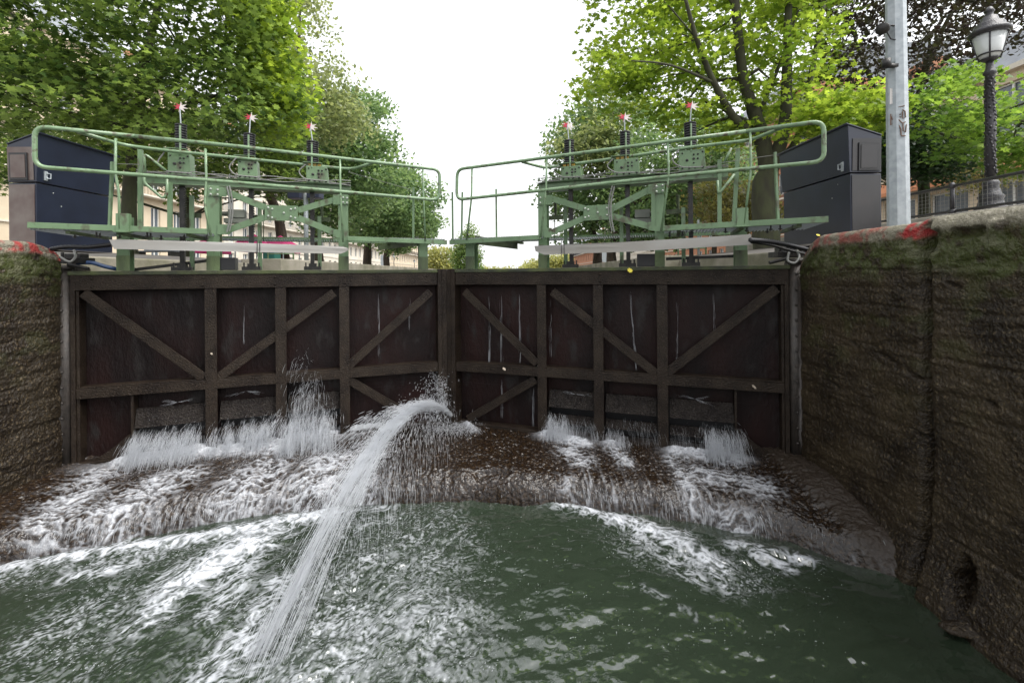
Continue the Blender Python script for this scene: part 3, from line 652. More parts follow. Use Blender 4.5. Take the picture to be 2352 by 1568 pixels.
    # kinked guard frame near the heel
    pl_ = FP.offset(.3)
    gf = [[(333, 395), (331, 352), (381, 392)], [(331, 402), (331, 420), (374, 456), (384, 446), (384, 405)]] if L else [[(1680, 340), (1662, 376)], [(1648, 415), (1650, 447), (1687, 400)]]
    q = MB()
    for pp in gf: q = MB(); q.tube(path_round([pl_.pt(*p) for p in pp], .05), .014, 8); q.build('guard_frame', M['tube'], root, True)
    # upper beam: channel
    UB = G.offset(.09)
    if L: ua, ub_ = (318, 389, 411), (806, 437, 452)
    else: ua, ub_ = (1672, 381, 403), (1237, 427, 443)
    q = MB(); p0, p1 = UB.pt(ua[0], (ua[1] + ua[2]) / 2), UB.pt(ub_[0], (ub_[1] + ub_[2]) / 2)
    zc = (p0.z + p1.z) / 2; p0.z = p1.z = zc
    q.bar(p0, p1, .085, .012, n)
    for dz in (.0425, -.0425 - .008):
        q.prism([p0 + Vector((0, 0, dz)) - n * .05, p1 + Vector((0, 0, dz)) - n * .05, p1 + Vector((0, 0, dz + .008)) - n * .05, p0 + Vector((0, 0, dz + .008)) - n * .05], n * .20)
    q.build('gear_beam', M['green'], root, bevel=.002)
    beam_top = zc + .051
    # X bracing
    XP = G.offset(-.016)
    if L:
        pc = [(608, 471), (684, 473), (684, 508), (608, 506)]
        arms = [((519, 440), (609, 477)), ((527, 527), (609, 499)), ((684, 483), (768, 459)), ((684, 500), (768, 534))]
        ends = [[(478, 427), (520, 430), (520, 452), (478, 450)], [(499, 515), (529, 516), (529, 538), (499, 539)], [(765, 447), (801, 449), (801, 470), (765, 470)], [(765, 526), (781, 528), (781, 547), (765, 545)]]
        bl = [(616, 477), (625, 480), (616, 496), (625, 500), (652, 489), (668, 481), (678, 479), (668, 498), (678, 501), (484, 434), (500, 436), (484, 446), (500, 447), (788, 454), (797, 455), (788, 465), (797, 466)]
    else:
        pc = [(1340, 473), (1408, 469), (1408, 504), (1340, 507)]
        arms = [((1266, 456), (1341, 479)), ((1266, 534), (1341, 505 - 4)), ((1407, 479), (1491, 436)), ((1407, 497), (1491, 520))]
        ends = [[(1238, 449), (1269, 448), (1269, 470), (1238, 471)], [(1250, 524), (1267, 523), (1267, 545), (1250, 547)], [(1489, 424), (1527, 421), (1527, 443), (1489, 446)], [(1489, 510), (1503, 510), (1503, 529), (1489, 529)]]
        bl = [(1344, 479), (1351, 482), (1344, 500), (1352, 497), (1373, 488), (1394, 478), (1403, 475), (1394, 494), (1403, 497), (1508, 428), (1522, 426), (1508, 440), (1522, 438), (1241, 454), (1252, 453), (1241, 466)]
    q = MB(); q.prism([XP.pt(*p) for p in pc], n * .012)
    cb = q.build('cross_brace', M['green'], root, bevel=.002)
    for e in ends: q = MB(); q.prism([XP.pt(*p) for p in e], n * .012); q.build('end_plate', M['green'], cb, bevel=.002)
    X2 = G.offset(-.003)
    for a, b in arms: q = MB(); q.bar(X2.pt(*a), X2.pt(*b), .075, .010, n); q.build('brace_arm', M['green'], cb, bevel=.002)
    for p in bl: q = MB(); q.bolt(XP.pt(*p), -n, .014, .014); q.build('bolt', M['bolt'], cb)
    # paddle gears
    gears = [((387, 440), 'a', (413, 246), (407, 430)), ((548, 594), 'b', (575, 270), (564, 587)), ((705, 757), 'c', (713, 291), (709, 732))] if L else \
            [((1290, 1338), 'a', (1303, 288), (1300, 1319)), ((1412, 1472), 'b', (1434, 269), (1428, 1448)), ((1562, 1624), 'c', (1588, 243), (1576, 1600))]
    beltop = {413: 285, 575: 307, 713: 324, 1303: 322, 1434: 302, 1588: 281}
    boxtop = {413: 350, 575: 366, 713: 382, 1303: 381, 1434: 364, 1588: 343}
    rackx = {413: 420, 575: 579, 713: 719, 1303: 1311, 1434: 1442, 1588: 1587}
    GP = G.offset(.03)
    for gi, (bx, _, star, bw) in enumerate(gears):
        k = star[0]; a = GP.ptz(bx[0], beam_top); b = GP.ptz(bx[1], beam_top); zt = GP.pt((bx[0] + bx[1]) / 2, boxtop[k]).z
        q = MB(); up = Vector((0, 0, 1))
        q.prism([a, b, b + up * (zt - beam_top) - (b - a) * .06, b + up * (zt - beam_top) - (b - a) * .06, a + up * (zt - beam_top)][:3] + [a + up * (zt - beam_top)], n * .19)
        hh = zt - beam_top; ub = (b - a)
        gb = q.build('paddle_gear', M['green'], root, bevel=.006)
        q = MB()
        for (fx, fz, r) in [(.12, .12, .012), (.38, .12, .012), (.6, .12, .012), (.88, .12, .014), (.3, .5, .018), (.55, .75, .012), (.55, .55, .016), (.7, .75, .012), (.7, .55, .012), (.88, .85, .012), (.55, .35, .01), (.12, .85, .01)]:
            q = MB(); q.bolt(a + ub * fx + up * hh * fz, -n, r, .012); q.build('bolt', M['rack'], gb)
        q = MB(); mid_ = G.offset(.12)
        c = mid_.ptz((bw[0] + bw[1]) / 2, 0); rw = (mid_.ptz(bw[1], 0) - mid_.ptz(bw[0], 0)).length / 2
        z0, z1 = zt + .03, mid_.pt(k, beltop[k]).z; nb = 11; prof = []
        for i in range(nb):
            za = z0 + (z1 - z0) * i / nb; zb_ = z0 + (z1 - z0) * (i + 1) / nb
            prof += [(rw * .95, za), (rw * 1.22, (za + zb_) / 2 - .006), (rw * 1.22, (za + zb_) / 2 + .006)]
        prof.append((rw * .78, z1)); q.lathe((c.x, c.y, 0), prof, 12); q.lathe((c.x, c.y, 0), [(.05, zt - .005), (.05, z0)], 10)
        q.build('bellows', M['black'], gb)
        q = MB(); c2 = G.offset(.03).ptz((bw[0] + bw[1]) / 2 - 2 * s, 0)
        q.tube([Vector((c2.x, c2.y, zt - .02)), Vector((c2.x, c2.y, z1 - .04))], .011, 8)
        q.build('guide_rod', M['tube'], gb)
        # indicator: thin stem and a red and white star
        q = MB(); sp = mid_.pt(*star); q.tube([Vector((c.x, c.y, z1 - .01)), sp], .007, 6); q.build('indicator_stem', M['galv'], gb)
        for col, sgn_ in (('red', -1), ('white', 1)):
            q = MB(); rr = random.Random(gi * 7 + (1 if L else 9))
            cc = sp; npts = []
            m_ = 9; R = .085 if col == 'red' else .105
            for i in range(m_):
                aa = math.pi / 2 + math.pi * i / (m_ - 1); ra = R * (1 if i % 2 == 0 else .42)
                npts.append(cc + Vector((-sgn_ * math.cos(aa) * ra * 1.0, 0, math.sin(aa) * ra * .62)))
            tilt = Matrix.Rotation(.22, 3, 'Y')
            npts = [cc + tilt @ (p - cc) + Vector((0, -.002 * sgn_, 0)) for p in npts]
            q.prism(npts, (0, .003, 0)); q.build('indicator_star', M[col], gb)
        # yellow terminal blocks
        q = MB(); c3 = a + ub * .05 + up * (hh + .02)
        for i in range(3): q.obox(c3 + ub.normalized() * (.03 + .055 * i) + n * .04, ub.normalized() * .02, n * .02, up * .014)
        q.build('terminal_block', M['yellow'], gb)
        q = MB(); q.obox(c3 + ub.normalized() * .06 + n * .06 + up * .022, ub.normalized() * .11, n * .07, up * .004); q.build('terminal_cover', M['green'], gb)
        # rack bar
        q = MB(); Rp = G.offset(.14); c = Rp.ptz(rackx[k], 0); zl, zh = ZT + .05, beam_top - .10
        e = ux * .03
        q.prism([c - e + up * zl, c + e * .55 + up * zl, c + e * .55 + up * zh, c - e + up * zh], n * .05)
        zz = .55
        while zz < zh - .02:
            q.prism([c + e * .56 + up * zz, c + e + up * (zz + .004), c + e + up * (zz + .012), c + e * .56 + up * (zz + .017)], n * .045); zz += .028
        q.build('rack_bar', M['rack'], root)
        q = MB(); ck = c + up * (ZT + .05)
        q.obox(ck + up * .02 - n * .02, ux * .10, n * .04, up * .022); q.obox(ck + up * .05 - n * .01, ux * .045, n * .035, up * .03)
        for dd in (-.08, .08): q.tube([ck + ux * dd + up * .03 - n * .03, ck + ux * dd + up * .09 - n * .03], .009, 6)
        for dd in (-.03, .03): q.bolt(c + up * (.33 + dd) - n * .001, -n, .008, .006)
        q.build('rack_foot', M['rack'], root)
        q = MB(); c4 = c + ux * .055 * s * s + n * .05; q.prism([c4 + up * ZT + up * .05, c4 + ux * .045 + up * (ZT + .05), c4 + ux * .045 + up * (zh - .1 - .1 * gi), c4 + up * (zh - .1 - .1 * gi)], n * .03)
        q.build('rack_guide', M['green'], root)
    # cables along the beam and loops by the gears
    q = MB(); rr = random.Random(5)
    for c_ in range(3):
        pts = []
        for i in range(25):
            t = i / 24; p = p0.lerp(p1, t) - n * .055 + Vector((0, 0, .06 + .012 * c_ + .02 * math.sin(t * 17 + c_ * 2)))
            pts.append(p)
        q.tube(pts, .006, 5)
    for (bx, _, star, bw) in gears:
        a = GP.ptz(bx[0], beam_top) - n * .05
        ztp = GP.pt((bx[0] + bx[1]) / 2, boxtop[star[0]]).z
        q.tube(path_round([a + ux * .0 + Vector((0, 0, ztp - beam_top)), a - ux * .09 * s + Vector((0, 0, .12)), a - ux * .02 + Vector((0, 0, .03)), a + ux * .25 * s + Vector((0, 0, .02))], .08), .008, 6)
    pts = []
    for i in range(17):
        t = i / 16; pts.append(G.offset(-.06).pt((521 if L else 1411) + 8 * math.sin(t * 3.1) * s, 428 + 105 * t))
    q.tube(pts, .009, 6); q.tube([p + ux * .025 + Vector((0, 0, .01)) for p in pts], .008, 6)
    q.build('cable', M['wire'], root)
    # thin safety wires
    q = MB()
    ws = [((262, 376), (321, 378)), ((800, 395), (949, 437))] if L else [((1780, 356), (1656, 374)), ((1653, 376), (1500, 434))]
    for a, b in ws: q = MB(); q.tube([FP.offset(.3).pt(*a), FP.offset(.2).pt(*b)], .0035, 4); q.build('safety_wire', M['wire'], root)
    # control chest (black) and small motor block
    q = MB(); c = G.offset(.10).ptz(520 if L else 1486, 0); q.obox(c + Vector((0, 0, ZT + .05 + .075)), ux * .11, n * .08, Vector((0, 0, .075)))
    q.build('junction_box', M['black'], root, bevel=.005)
    q = MB(); c = G.offset(.22).pt(545 if L else 1476, 492); q.obox(c, ux * .09, n * .07, Vector((0, 0, .05))); q.obox(c - Vector((0, 0, .085)), ux * .13, n * .06, Vector((0, 0, .03))); q.tube([c - ux * .16, c - ux * .09], .03, 10)
    q.build('gear_motor', M['motor'], root, bevel=.004)
    q = MB()                                              # slack chains, brackets between the rear parts
    for px0 in ((437, 606, 738) if L else (1275, 1398, 1556)):
        q = MB(); c = G.offset(.3).ptz(px0, .45); q.tube([c, c + Vector((0, 0, .52))], .006, 5); q.tube([c + Vector((.02, 0, .3)), c + Vector((.02, 0, .5))], .014, 6)
        q.obox(c + Vector((0, 0, .30)), ux * .12, n * .012, Vector((0, 0, .028))); q.build('spindle_guide', M['green_dirty'], root)
    # rusty strap / lever lying on top near the heel
    q = MB(); a = G.offset(.2).ptz(305 if L else 1530, .09 if L else .17); b = G.offset(.22).ptz(480 if L else 1690, .20 if L else .19); q.bar(a, b, .035, .02, n)
    q.build('lever_bar', M['rack'], root)
    # bolted clamp at the heel column
    q = MB(); c = FP.ptz(283 if L else 1706, .5); q.obox(c + n * .02 + Vector((0, 0, .06)), ux * .055, n * .035, Vector((0, 0, .10))); q.obox(c + n * .01 - Vector((0, 0, .03)), ux * .07, n * .05, Vector((0, 0, .006)))
    q.build('clamp_bracket', M['green'], root, bevel=.003)
    # aluminium trunking in front
    q = MB()
    TP = FP.offset(.02)
    if L: ta = [(252, 551), (272, 550), (533, 557), (788, 566), (803, 571)]; tb2 = [(262, 572), (276, 572), (533, 578), (782, 583), (797, 577)]
    else: ta = [(1228, 565), (1250, 564), (1448, 555), (1600, 546), (1725, 538)]; tb2 = [(1230, 577), (1250, 585), (1448, 578), (1600, 569), (1726, 562)]
    A_ = [TP.pt(*p) for p in ta]; B_ = [TP.pt(*p) for p in tb2]
    rr = random.Random(2)
    A_ = [p - n * rr.uniform(0, .012) for p in A_]
    q.prism(A_ + B_[::-1], n * .004)
    top_ = [p + n * .07 + Vector((0, 0, .002)) for p in A_]
    q.poly(A_ + top_, [(i, i + 1, i + 1 + len(A_), i + len(A_)) for i in range(len(A_) - 1)])
    q.build('cable_trunking', M['alu'], root)
    q = MB(); px_ = 591 if L else 1290
    for d_ in (0, 6): q.tube([TP.pt(px_ + d_, 553) - n * .008, TP.pt(px_ + d_, 590) - n * .008], .004, 4)
    q.build('cable_tie', M['black'], root)
    return root
M['shut'] = mat('wet_grey_shutter', (.024, .019, .016), .24, 0, (.010, .007, .006), 8, 1.0, 45, bdist=.03, bdet=3, col3=(.045, .038, .032), s3=50, spec=.25)
M['motor'] = mat('grey_green_motor', (.16, .17, .14), .5, 0, (.10, .11, .09), 6)
for sd_ in ('left', 'right'): build_leaf(sd_)

# hoses from the quays to the gate
def hose(name, pts, r, m_, label, ribs=False):
    pts = path_round([Vector(p) for p in pts], .25, 7); mb = MB()
    if ribs:
        pp = []; rs = []
        for i in range(len(pts) - 1):
            d = (pts[i + 1] - pts[i]); k = max(1, int(d.length / .012))
            for j in range(k): pp.append(pts[i] + d * j / k); rs.append(r * (1.12 if len(rs) % 2 else .9))
        mb.tube(pp, rs, 8)
    else: mb.tube(pts, r, 8)
    tag(mb.build(name, m_, None, True), label, 'hose')
hose('hose', [at(118, 572, 4.75), at(150, 566, 4.75), at(200, 568, 4.8), at(262, 561, 4.7)], .022, M['black'], 'black ribbed hose running from the left wall top to the aluminium trunking', True)
hose('hose', [at(175, 604, 4.95), at(210, 602, 5.0), at(240, 612, 5.05), at(268, 618, 5.1)], .022, M['blue'], 'blue hose lying by the heel of the left gate leaf')
hose('hose', [at(138, 590, 4.7), at(160, 604, 4.7), at(175, 590, 4.8), at(170, 575, 4.9)], .012, M['wire'], 'grey hose loop at the top corner of the left wall')
hose('hose', [at(1722, 551, 4.55), at(1760, 553, 4.6), at(1800, 560, 4.65), at(1856, 574, 4.75)], .024, M['black'], 'black ribbed hose sagging to the right wall from the trunking end', True)
hose('hose', [at(1812, 580, 4.75), at(1808, 600, 4.7), at(1826, 606, 4.68), at(1838, 590, 4.7), at(1828, 572, 4.8)], .012, M['wire'], 'pale hose loop hanging at the corner of the right wall')
hose('hose', [at(1726, 556, 4.6), at(1770, 562, 4.8), at(1810, 574, 4.85), at(1850, 584, 4.85)], .014, M['rack'], 'thin dark hose under the ribbed one at the right wall')
# strap collars (anchor plates) at each heel
for s_, px, lb in ((-1, 185, 'dark iron collar holding the heel post by the left wall'), (1, 1795, 'dark iron collar holding the heel post by the right wall')):
    mb = MB(); c = Vector(((HL if s_ < 0 else HR)[0], 4.98, .19))
    mb.obox(c, (.16, 0, 0), (0, .10, 0), (0, 0, .03)); mb.obox(c + Vector((s_ * -.0, .05, .05)), (.09, 0, 0), (0, .05, 0), (0, 0, .03))
    mb.obox(c + Vector((s_ * .22, .1, 0)), (.22, .05, 0), (-.01, .04, 0), (0, 0, .015))
    for dx in (-.12, -.04, .1): mb.tube([c + Vector((dx, -.07, .02)), c + Vector((dx, -.07, .09))], .016, 6)
    mb.tube([c + Vector((-s_ * .05, -.1, -.04)), c + Vector((-s_ * .25, -.08, -.09))], .02, 8)
    tag(mb.build('anchor_collar', M['rack'], bevel=.004), lb, 'collar')

# fallen leaves
def leaf_thing(p, m_, lb, r=.05, nrm=(0, -1, .2), ew=1.0):
    mb = MB(); nrm = Vector(nrm).normalized(); t = nrm.orthogonal().normalized(); b = nrm.cross(t); pts = []
    for i in range(14):
        a = 2 * math.pi * i / 14; k = r * (1 if i % 2 else .72); pts.append(p + t * math.cos(a) * k * ew + b * math.sin(a) * k)
    mb.prism(pts, nrm * .002); tag(mb.build('fallen_leaf', m_), lb, 'leaf')
leaf_thing(GR.offset(-.03).pt(1447, 621), M['yl'], 'yellow leaf stuck on the top edge of the right gate leaf', .036, (0.1, -.8, .5))
leaf_thing(GR.offset(-.03).pt(1158, 847), M['wl'], 'pale dry leaf on the middle beam near the mitre', .03, (.1, -1, .3), .6)
leaf_thing(at(1879, 540, 4.5), M['yl'], 'small yellow leaf on the corner of the right wall', .02, (0, -.6, .8))
leaf_thing(GL.offset(-.03).pt(486, 812), M['wl'], 'tiny pale leaf stuck on a stile of the left gate leaf', .018, (.1, -1, .3), .6)
leaf_thing(GR.offset(-.03).pt(1732, 888), M['wl'], 'tan twig-like leaf draped over the middle beam near the right wall', .035, (.1, -1, .2), .4)

# ------------------------------------------------------------------ cabinets
def cabinet(s_, x_in, y0, y1, wd, z0, z1, label, facem):
    root = empty('control_cabinet', (x_in + s_ * wd / 2, y0, z0), label, 'cabinet', 'navy control cabinets')
    fl = .05                                             # upper half flares outward towards the canal
    zs = 1.15
    def loop_(z, f, rise): return [(x_in - s_ * f, y0 - f * .6, z), (x_in + s_ * wd, y0 - f * .3, z - rise), (x_in + s_ * wd, y1, z - rise), (x_in - s_ * f, y1 + f, z)]
    b = MB()
    A = loop_(z0, 0, 0); B = loop_(zs - .012, 0, 0)
    b.poly(A + B, [(0, 1, 5, 4), (1, 2, 6, 5), (2, 3, 7, 6), (3, 0, 4, 7), (4, 5, 6, 7), (3, 2, 1, 0)]); b.build('lower_body', M['cab'], root, bevel=.006)
    b = MB(); A = loop_(zs, .012, 0); B = loop_(z1, .04, .13)
    b.poly(A + B, [(0, 1, 5, 4), (1, 2, 6, 5), (2, 3, 7, 6), (3, 0, 4, 7), (4, 5, 6, 7), (3, 2, 1, 0)]); b.build('upper_body', M['cab'], root, bevel=.006)
    # end panels facing the camera (a different sheet)
    def endp(u0, u1, za, zb, off, m_, nm, th=.006):
        def q(u_, z): return Vector((x_in + s_ * wd * u_, y0 - off - (.012 + (.028 * (z - zs) / (z1 - zs)) if z > zs else 0) * .6, z))
        bb_ = MB(); bb_.prism([q(u0, za), q(u1, za), q(u1, zb), q(u0, zb)], (0, th, 0)); return bb_.build(nm, m_, root)
    endp(.04, .96, z0 + .02, zs - .03, .008, facem, 'end_panel')
    endp(.04, .96, zs + .02, z1 - .16, .008, facem, 'end_panel')
    fr = endp(.22, .86, zs + .02, zs + .34, .022, M['black'], 'hatch_frame', .012)
    endp(.28, .80, zs + .045, zs + .315, .028, facem, 'hatch', .006)
    b = MB(); rt = loop_(z1 + .004, .07, .13); rt2 = [(x, y, z + .015) for x, y, z in rt]
    b.poly(rt + rt2, [(0, 1, 5, 4), (1, 2, 6, 5), (2, 3, 7, 6), (3, 0, 4, 7), (4, 5, 6, 7), (3, 2, 1, 0)]); b.build('roof', M['cab'], root, bevel=.004)
    # hasp on the canal face
    b = MB(); c = Vector((x_in - s_ * .025, y0 + .09, zs + .09)); b.obox(c, (.006, 0, 0), (0, .018, 0), (0, 0, .055)); b.tube([c + Vector((-s_ * .01, -.0, .03)), c + Vector((-s_ * .03, 0.03, .03)), c + Vector((-s_ * .03, 0.03, -.03)), c + Vector((-s_ * .01, 0, -.03))], .007, 6)
    b.build('hasp', M['galv'], root)
    b = MB(); b.bolt((x_in - s_ * .001, y0 + .3, zs - .25), (-s_, 0, 0), .008, .006); b.bolt((x_in - s_ * .001, y0 + .2, zs + .0 - .1), (-s_, 0, 0), .006, .006); b.build('rivets', M['bolt'], root)
cabinet(-1, -5.66, 5.42, 6.45, .33, TOP - .02, 1.72, 'navy cabinet with a grey end panel standing behind the left railing', M['cab_grey'])
cabinet(1, 3.95, 5.30, 6.60, .36, TOP - .02, 1.70, 'navy cabinet with a dark end panel standing beside the grey pole', M['cab_side'])

# ------------------------------------------------------------------ galvanised pole
pb = at(2064, 515, 4.0); pb.z = TOP - .02
root = empty('steel_pole', pb, 'octagonal galvanised steel pole on the right quay with graffiti and a sticker', 'pole')
mb = MB(); mb.tube([pb, pb + Vector((-.02, 0, 4.2))], [.082, .064], 8); po = mb.build('shaft', M['galv'], root, bevel=.002)
def pole_r(z): return .082 + (.064 - .082) * (z - pb.z) / 4.2
for (px, py, nm) in ((2030, 66, 'a'), (2036, 146, 'b')):
    c = at(px, py, 3.95); b2 = MB(); z = c.z
    if nm == 'a':
        ax = Vector((-.75, -.55, -.35)).normalized(); b2.tube([c - ax * .05, c - ax * .03, c + ax * .05], [.02, .042, .05], 12); b2.tube([c + ax * .05, c + ax * .056], [.045, .043], 12)
        b2.tube(path_round([c - ax * .04, c + Vector((.07, 0, .03)), Vector((pb.x - .03, pb.y - .04, z + .02))], .03), .008, 6); b2.tube([c + Vector((.02, 0, -.02)), c + Vector((.06, 0, -.09)), Vector((pb.x - .05, pb.y - .05, z - .1))], .006, 6)
    else:
        b2.tube([c + Vector((0, 0, -.035)), c + Vector((0, 0, .035))], .034, 12); b2.obox(c + Vector((.05, 0, -.02)), (.05, 0, 0), (0, .012, 0), (0, 0, .015))
    b2.build('floodlight', M['rack'], root, True)
def on_pole(px, py):
    p = at(px, py, 1); Z_ = pb.y - pole_r(at(px, py, 3.9).z) - .0; q = at(px, py, Z_)
    cxp = pb.x - .02 * (q.z - pb.z) / 4.2; r = pole_r(q.z); dx = max(-.95, min(.95, (q.x - cxp) / r)); Z_ = pb.y - r * math.sqrt(1 - dx * dx) * 1.0 - .003
    return at(px, py, Z_)
mb = MB(); mb.prism([on_pole(2044, 203), on_pole(2059, 205), on_pole(2059, 236), on_pole(2044, 240)], (0, .001, 0))
st_ = mb.build('sticker', M['paper'], root)
mb = MB()
for i in range(4): mb.tube([on_pole(2048, 210 + 6 * i) - Vector((0, .003, 0)), on_pole(2055 - (i % 2) * 2, 210 + 6 * i) - Vector((0, .003, 0))], .0012, 4)
mb.build('sticker_print', M['graf'], st_)
mb = MB()
for stroke in [[(2057, 252), (2064, 246), (2078, 243)], [(2046, 262), (2046, 288), (2052, 282), (2047, 268)], [(2054, 277), (2063, 285), (2069, 296), (2070, 311)], [(2073, 252), (2079, 256), (2080, 270), (2074, 272), (2073, 256)],
               [(2060, 268), (2069, 262)], [(2062, 270), (2070, 268)], [(2074, 282), (2075, 300), (2080, 304), (2082, 286)], [(2070, 312), (2080, 312)], [(2064, 275), (2073, 283), (2080, 280)]]:
    mb.tube([on_pole(*p) for p in stroke], .0042, 5)
mb.build('graffiti', M['graf'], root)

# ------------------------------------------------------------------ street lamp
def lamp(lb_, loc, label, sc=1.0, group=None, simple=False):
    root = empty('street_lamp', loc, label, 'street lamp', group)
    x, y, z = loc; k = sc
    b = MB(); b.lathe((x, y, z), [(r * k * .82, h * k) for r, h in [(.21, 0), (.21, .05), (.17, .08), (.15, .16), (.17, .20), (.13, .24), (.10, .34), (.115, .38), (.09, .42)]], 16); b.build('base', M['cast'], root, True)
    b = MB(); b.lathe((x, y, z), [(r * k * .82, h * k) for r, h in [(.066, .42), (.062, 1.2), (.056, 1.85), (.085, 1.87), (.085, 1.90), (.06, 1.93), (.05, 1.98), (.05, 2.04)]], 14)
    if not simple:
        for i in range(130):                               # raised ivy relief winding round the shaft
            a = i * 2.4 + .4 * math.sin(i); h = .5 + i * .0104; rr_ = (.055 - .005 * (h - .4)) * k
            c = Vector((x + math.cos(a) * rr_, y + math.sin(a) * rr_, z + h * k)); b.obox(c, (.009, 0, .005), (0, .009, .003), (-.004, 0, .016))
    b.build('shaft', M['cast'], root, True)
    b = MB(); b.lathe((x, y, z), [(r * k * .82, h * k) for r, h in [(.06, 2.04), (.10, 2.06), (.125, 2.075)]], 12); 
    for i in range(4):
        a = math.pi / 4 + i * math.pi / 2; d = Vector((math.cos(a), math.sin(a), 0))
        b.tube([Vector((x, y, z + 2.06 * k)) + d * .10 * k, Vector((x, y, z + 2.40 * k)) + d * .184 * k], .010 * k, 6)
    for zz, rr_ in ((2.13, .15), (2.395, .225)):
        b.tube([Vector((x + math.cos(a) * rr_ * k * .82, y + math.sin(a) * rr_ * k * .82, z + zz * k)) for a in np.linspace(0, 2 * math.pi, 25)], .011 * k, 6)
    b.build('lantern_frame', M['cast'], root, True)
    b = MB(); b.lathe((x, y, z), [(r * k * .82, h * k) for r, h in [(.11, 2.075), (.143, 2.13), (.215, 2.39)]], 20); b.build('lantern_glass', M['glass'], root, True)
    b = MB(); b.lathe((x, y, z), [(r * k * .82, h * k) for r, h in [(.24, 2.40), (.27, 2.42), (.265, 2.45), (.20, 2.50), (.19, 2.54), (.12, 2.58), (.10, 2.64), (.05, 2.66), (.05, 2.70), (.07, 2.72), (.03, 2.78)]], 20); b.build('lantern_roof', M['cast'], root, True)
    return root
lc = at(2276, 470, 6.2); lamp('', (lc.x, lc.y, .80), 'large black ornate lamp post with ivy relief and glass lantern at the far right', 1.0)
lc = at(905, 628, 60); l1 = lamp('', (lc.x, lc.y, TOP), 'small distant lamp post in front of the pale houses, nearer of two', .95, 'distant lamp posts', True)
lc = at(952, 628, 85); l2 = lamp('', (lc.x, lc.y, TOP), 'smallest distant lamp post, beside the mitre end column of the left gate leaf', .95, 'distant lamp posts', True)

# raised bed and low railing at the right
b = MB(); b.box((6.1, 2.0, TOP), (11.5, 13, .79)); tag(b.build('raised_bed', M['ground'], bevel=.02), 'low raised stone bed under the black railing', 'planter')
root = empty('railing', (6.3, 2.6, .79), 'low black railing with wire mesh beside the ornate lamp post', 'railing')
for nm, z, r in (('top_rail', 1.205, .021), ('bottom_rail', .845, .019)):
    b = MB(); b.tube([Vector((6.3, 2.2, z)), Vector((6.3, 9.5, z))], r, 10); b.build(nm, M['cast'], root, True)
for yy in (3.2, 4.78, 6.5, 8.2):
    b = MB(); b.tube([Vector((6.3, yy, .79)), Vector((6.3, yy, 1.24))], .028, 10); b.lathe((6.3, yy, 0), [(.03, 1.17), (.042, 1.185), (.042, 1.225), (.03, 1.24), (.02, 1.255)], 10); b.lathe((6.3, yy, 0), [(.045, .80), (.05, .83), (.045, .87)], 10)
    b.build('post', M['cast'], root, True)
b = MB()
for i in range(120): yy = 2.3 + i * .06; b.tube([Vector((6.3, yy, .85)), Vector((6.3, yy, 1.2))], .0025, 3)
for i in range(6): b.tube([Vector((6.3, 2.3, .90 + i * .055)), Vector((6.3, 9.5, .90 + i * .055))], .0025, 3)
b.build('wire_mesh', M['wire'], root)

# ------------------------------------------------------------------ trees
LEAF5 = np.array([(0, -.5), (.18, -.22), (.5, -.28), (.34, .0), (.52, .28), (.2, .22), (0, .55), (-.2, .22), (-.52, .28), (-.34, 0), (-.5, -.28), (-.18, -.22)])
LEAF4 = np.array([(0, -.5), (.34, 0), (0, .55), (-.34, 0)])
def in_poly(x, y, P):
    P = np.array(P, float); c = np.zeros(len(x), bool); j = len(P) - 1
    for i in range(len(P)):
        xi, yi = P[i]; xj, yj = P[j]
        c ^= ((yi > y) != (yj > y)) & (x < (xj - xi) * (y - yi) / (yj - yi + 1e-12) + xi); j = i
    return c
def edge_dist(x, y, P):
    P = np.array(P, float); d = np.full(len(x), 1e9)
    for i in range(len(P)):
        ax, ay = P[i]; bx, by = P[(i + 1) % len(P)]; dx, dy = bx - ax, by - ay; t = np.clip(((x - ax) * dx + (y - ay) * dy) / (dx * dx + dy * dy), 0, 1)
        d = np.minimum(d, np.hypot(x - ax - t * dx, y - ay - t * dy))
    return d
def crown_points(P, Y0, Y1, nclump, seed, gap=.38):
    R = np.random.default_rng(seed); P = np.array(P, float); lo = P.min(0); hi = P.max(0)
    x = R.uniform(lo[0], hi[0], nclump * 8); y = R.uniform(lo[1], hi[1], nclump * 8)
    jx = (vn(x / 17, y / 17, seed + 1) - .5) * 46; jy = (vn(x / 17 + 9, y / 17, seed + 2) - .5) * 46
    k_ = min(1, (hi[0] - lo[0]) / 260); ok = in_poly(x + jx * k_, y + jy * k_, P); ok &= vn(x / 38 + seed, y / 30, seed) > gap * .9 - .12
    x = x[ok][:nclump]; y = y[ok][:nclump]; e = edge_dist(x, y, P); half = (Y1 - Y0) / 2 * np.clip(e / 90 + .25, 0, 1) ** .5
    # mostly on the shell of the crown, some inside
    s = R.uniform(-1, 1, len(x)); s = np.sign(s) * np.abs(s) ** .6
    Yd = (Y0 + Y1) / 2 + s * half
    d = np.stack([cr * (x - CX) / F - sr * (y - HY) / F * 1, np.ones_like(x), -sr * (x - CX) / F - cr * (y - HY) / F], -1)
    d[:, 0] = cr * (x - CX) / F + sr * (-(y - HY) / F); d[:, 2] = -sr * (x - CX) / F + cr * (-(y - HY) / F)
    return d * Yd[:, None]
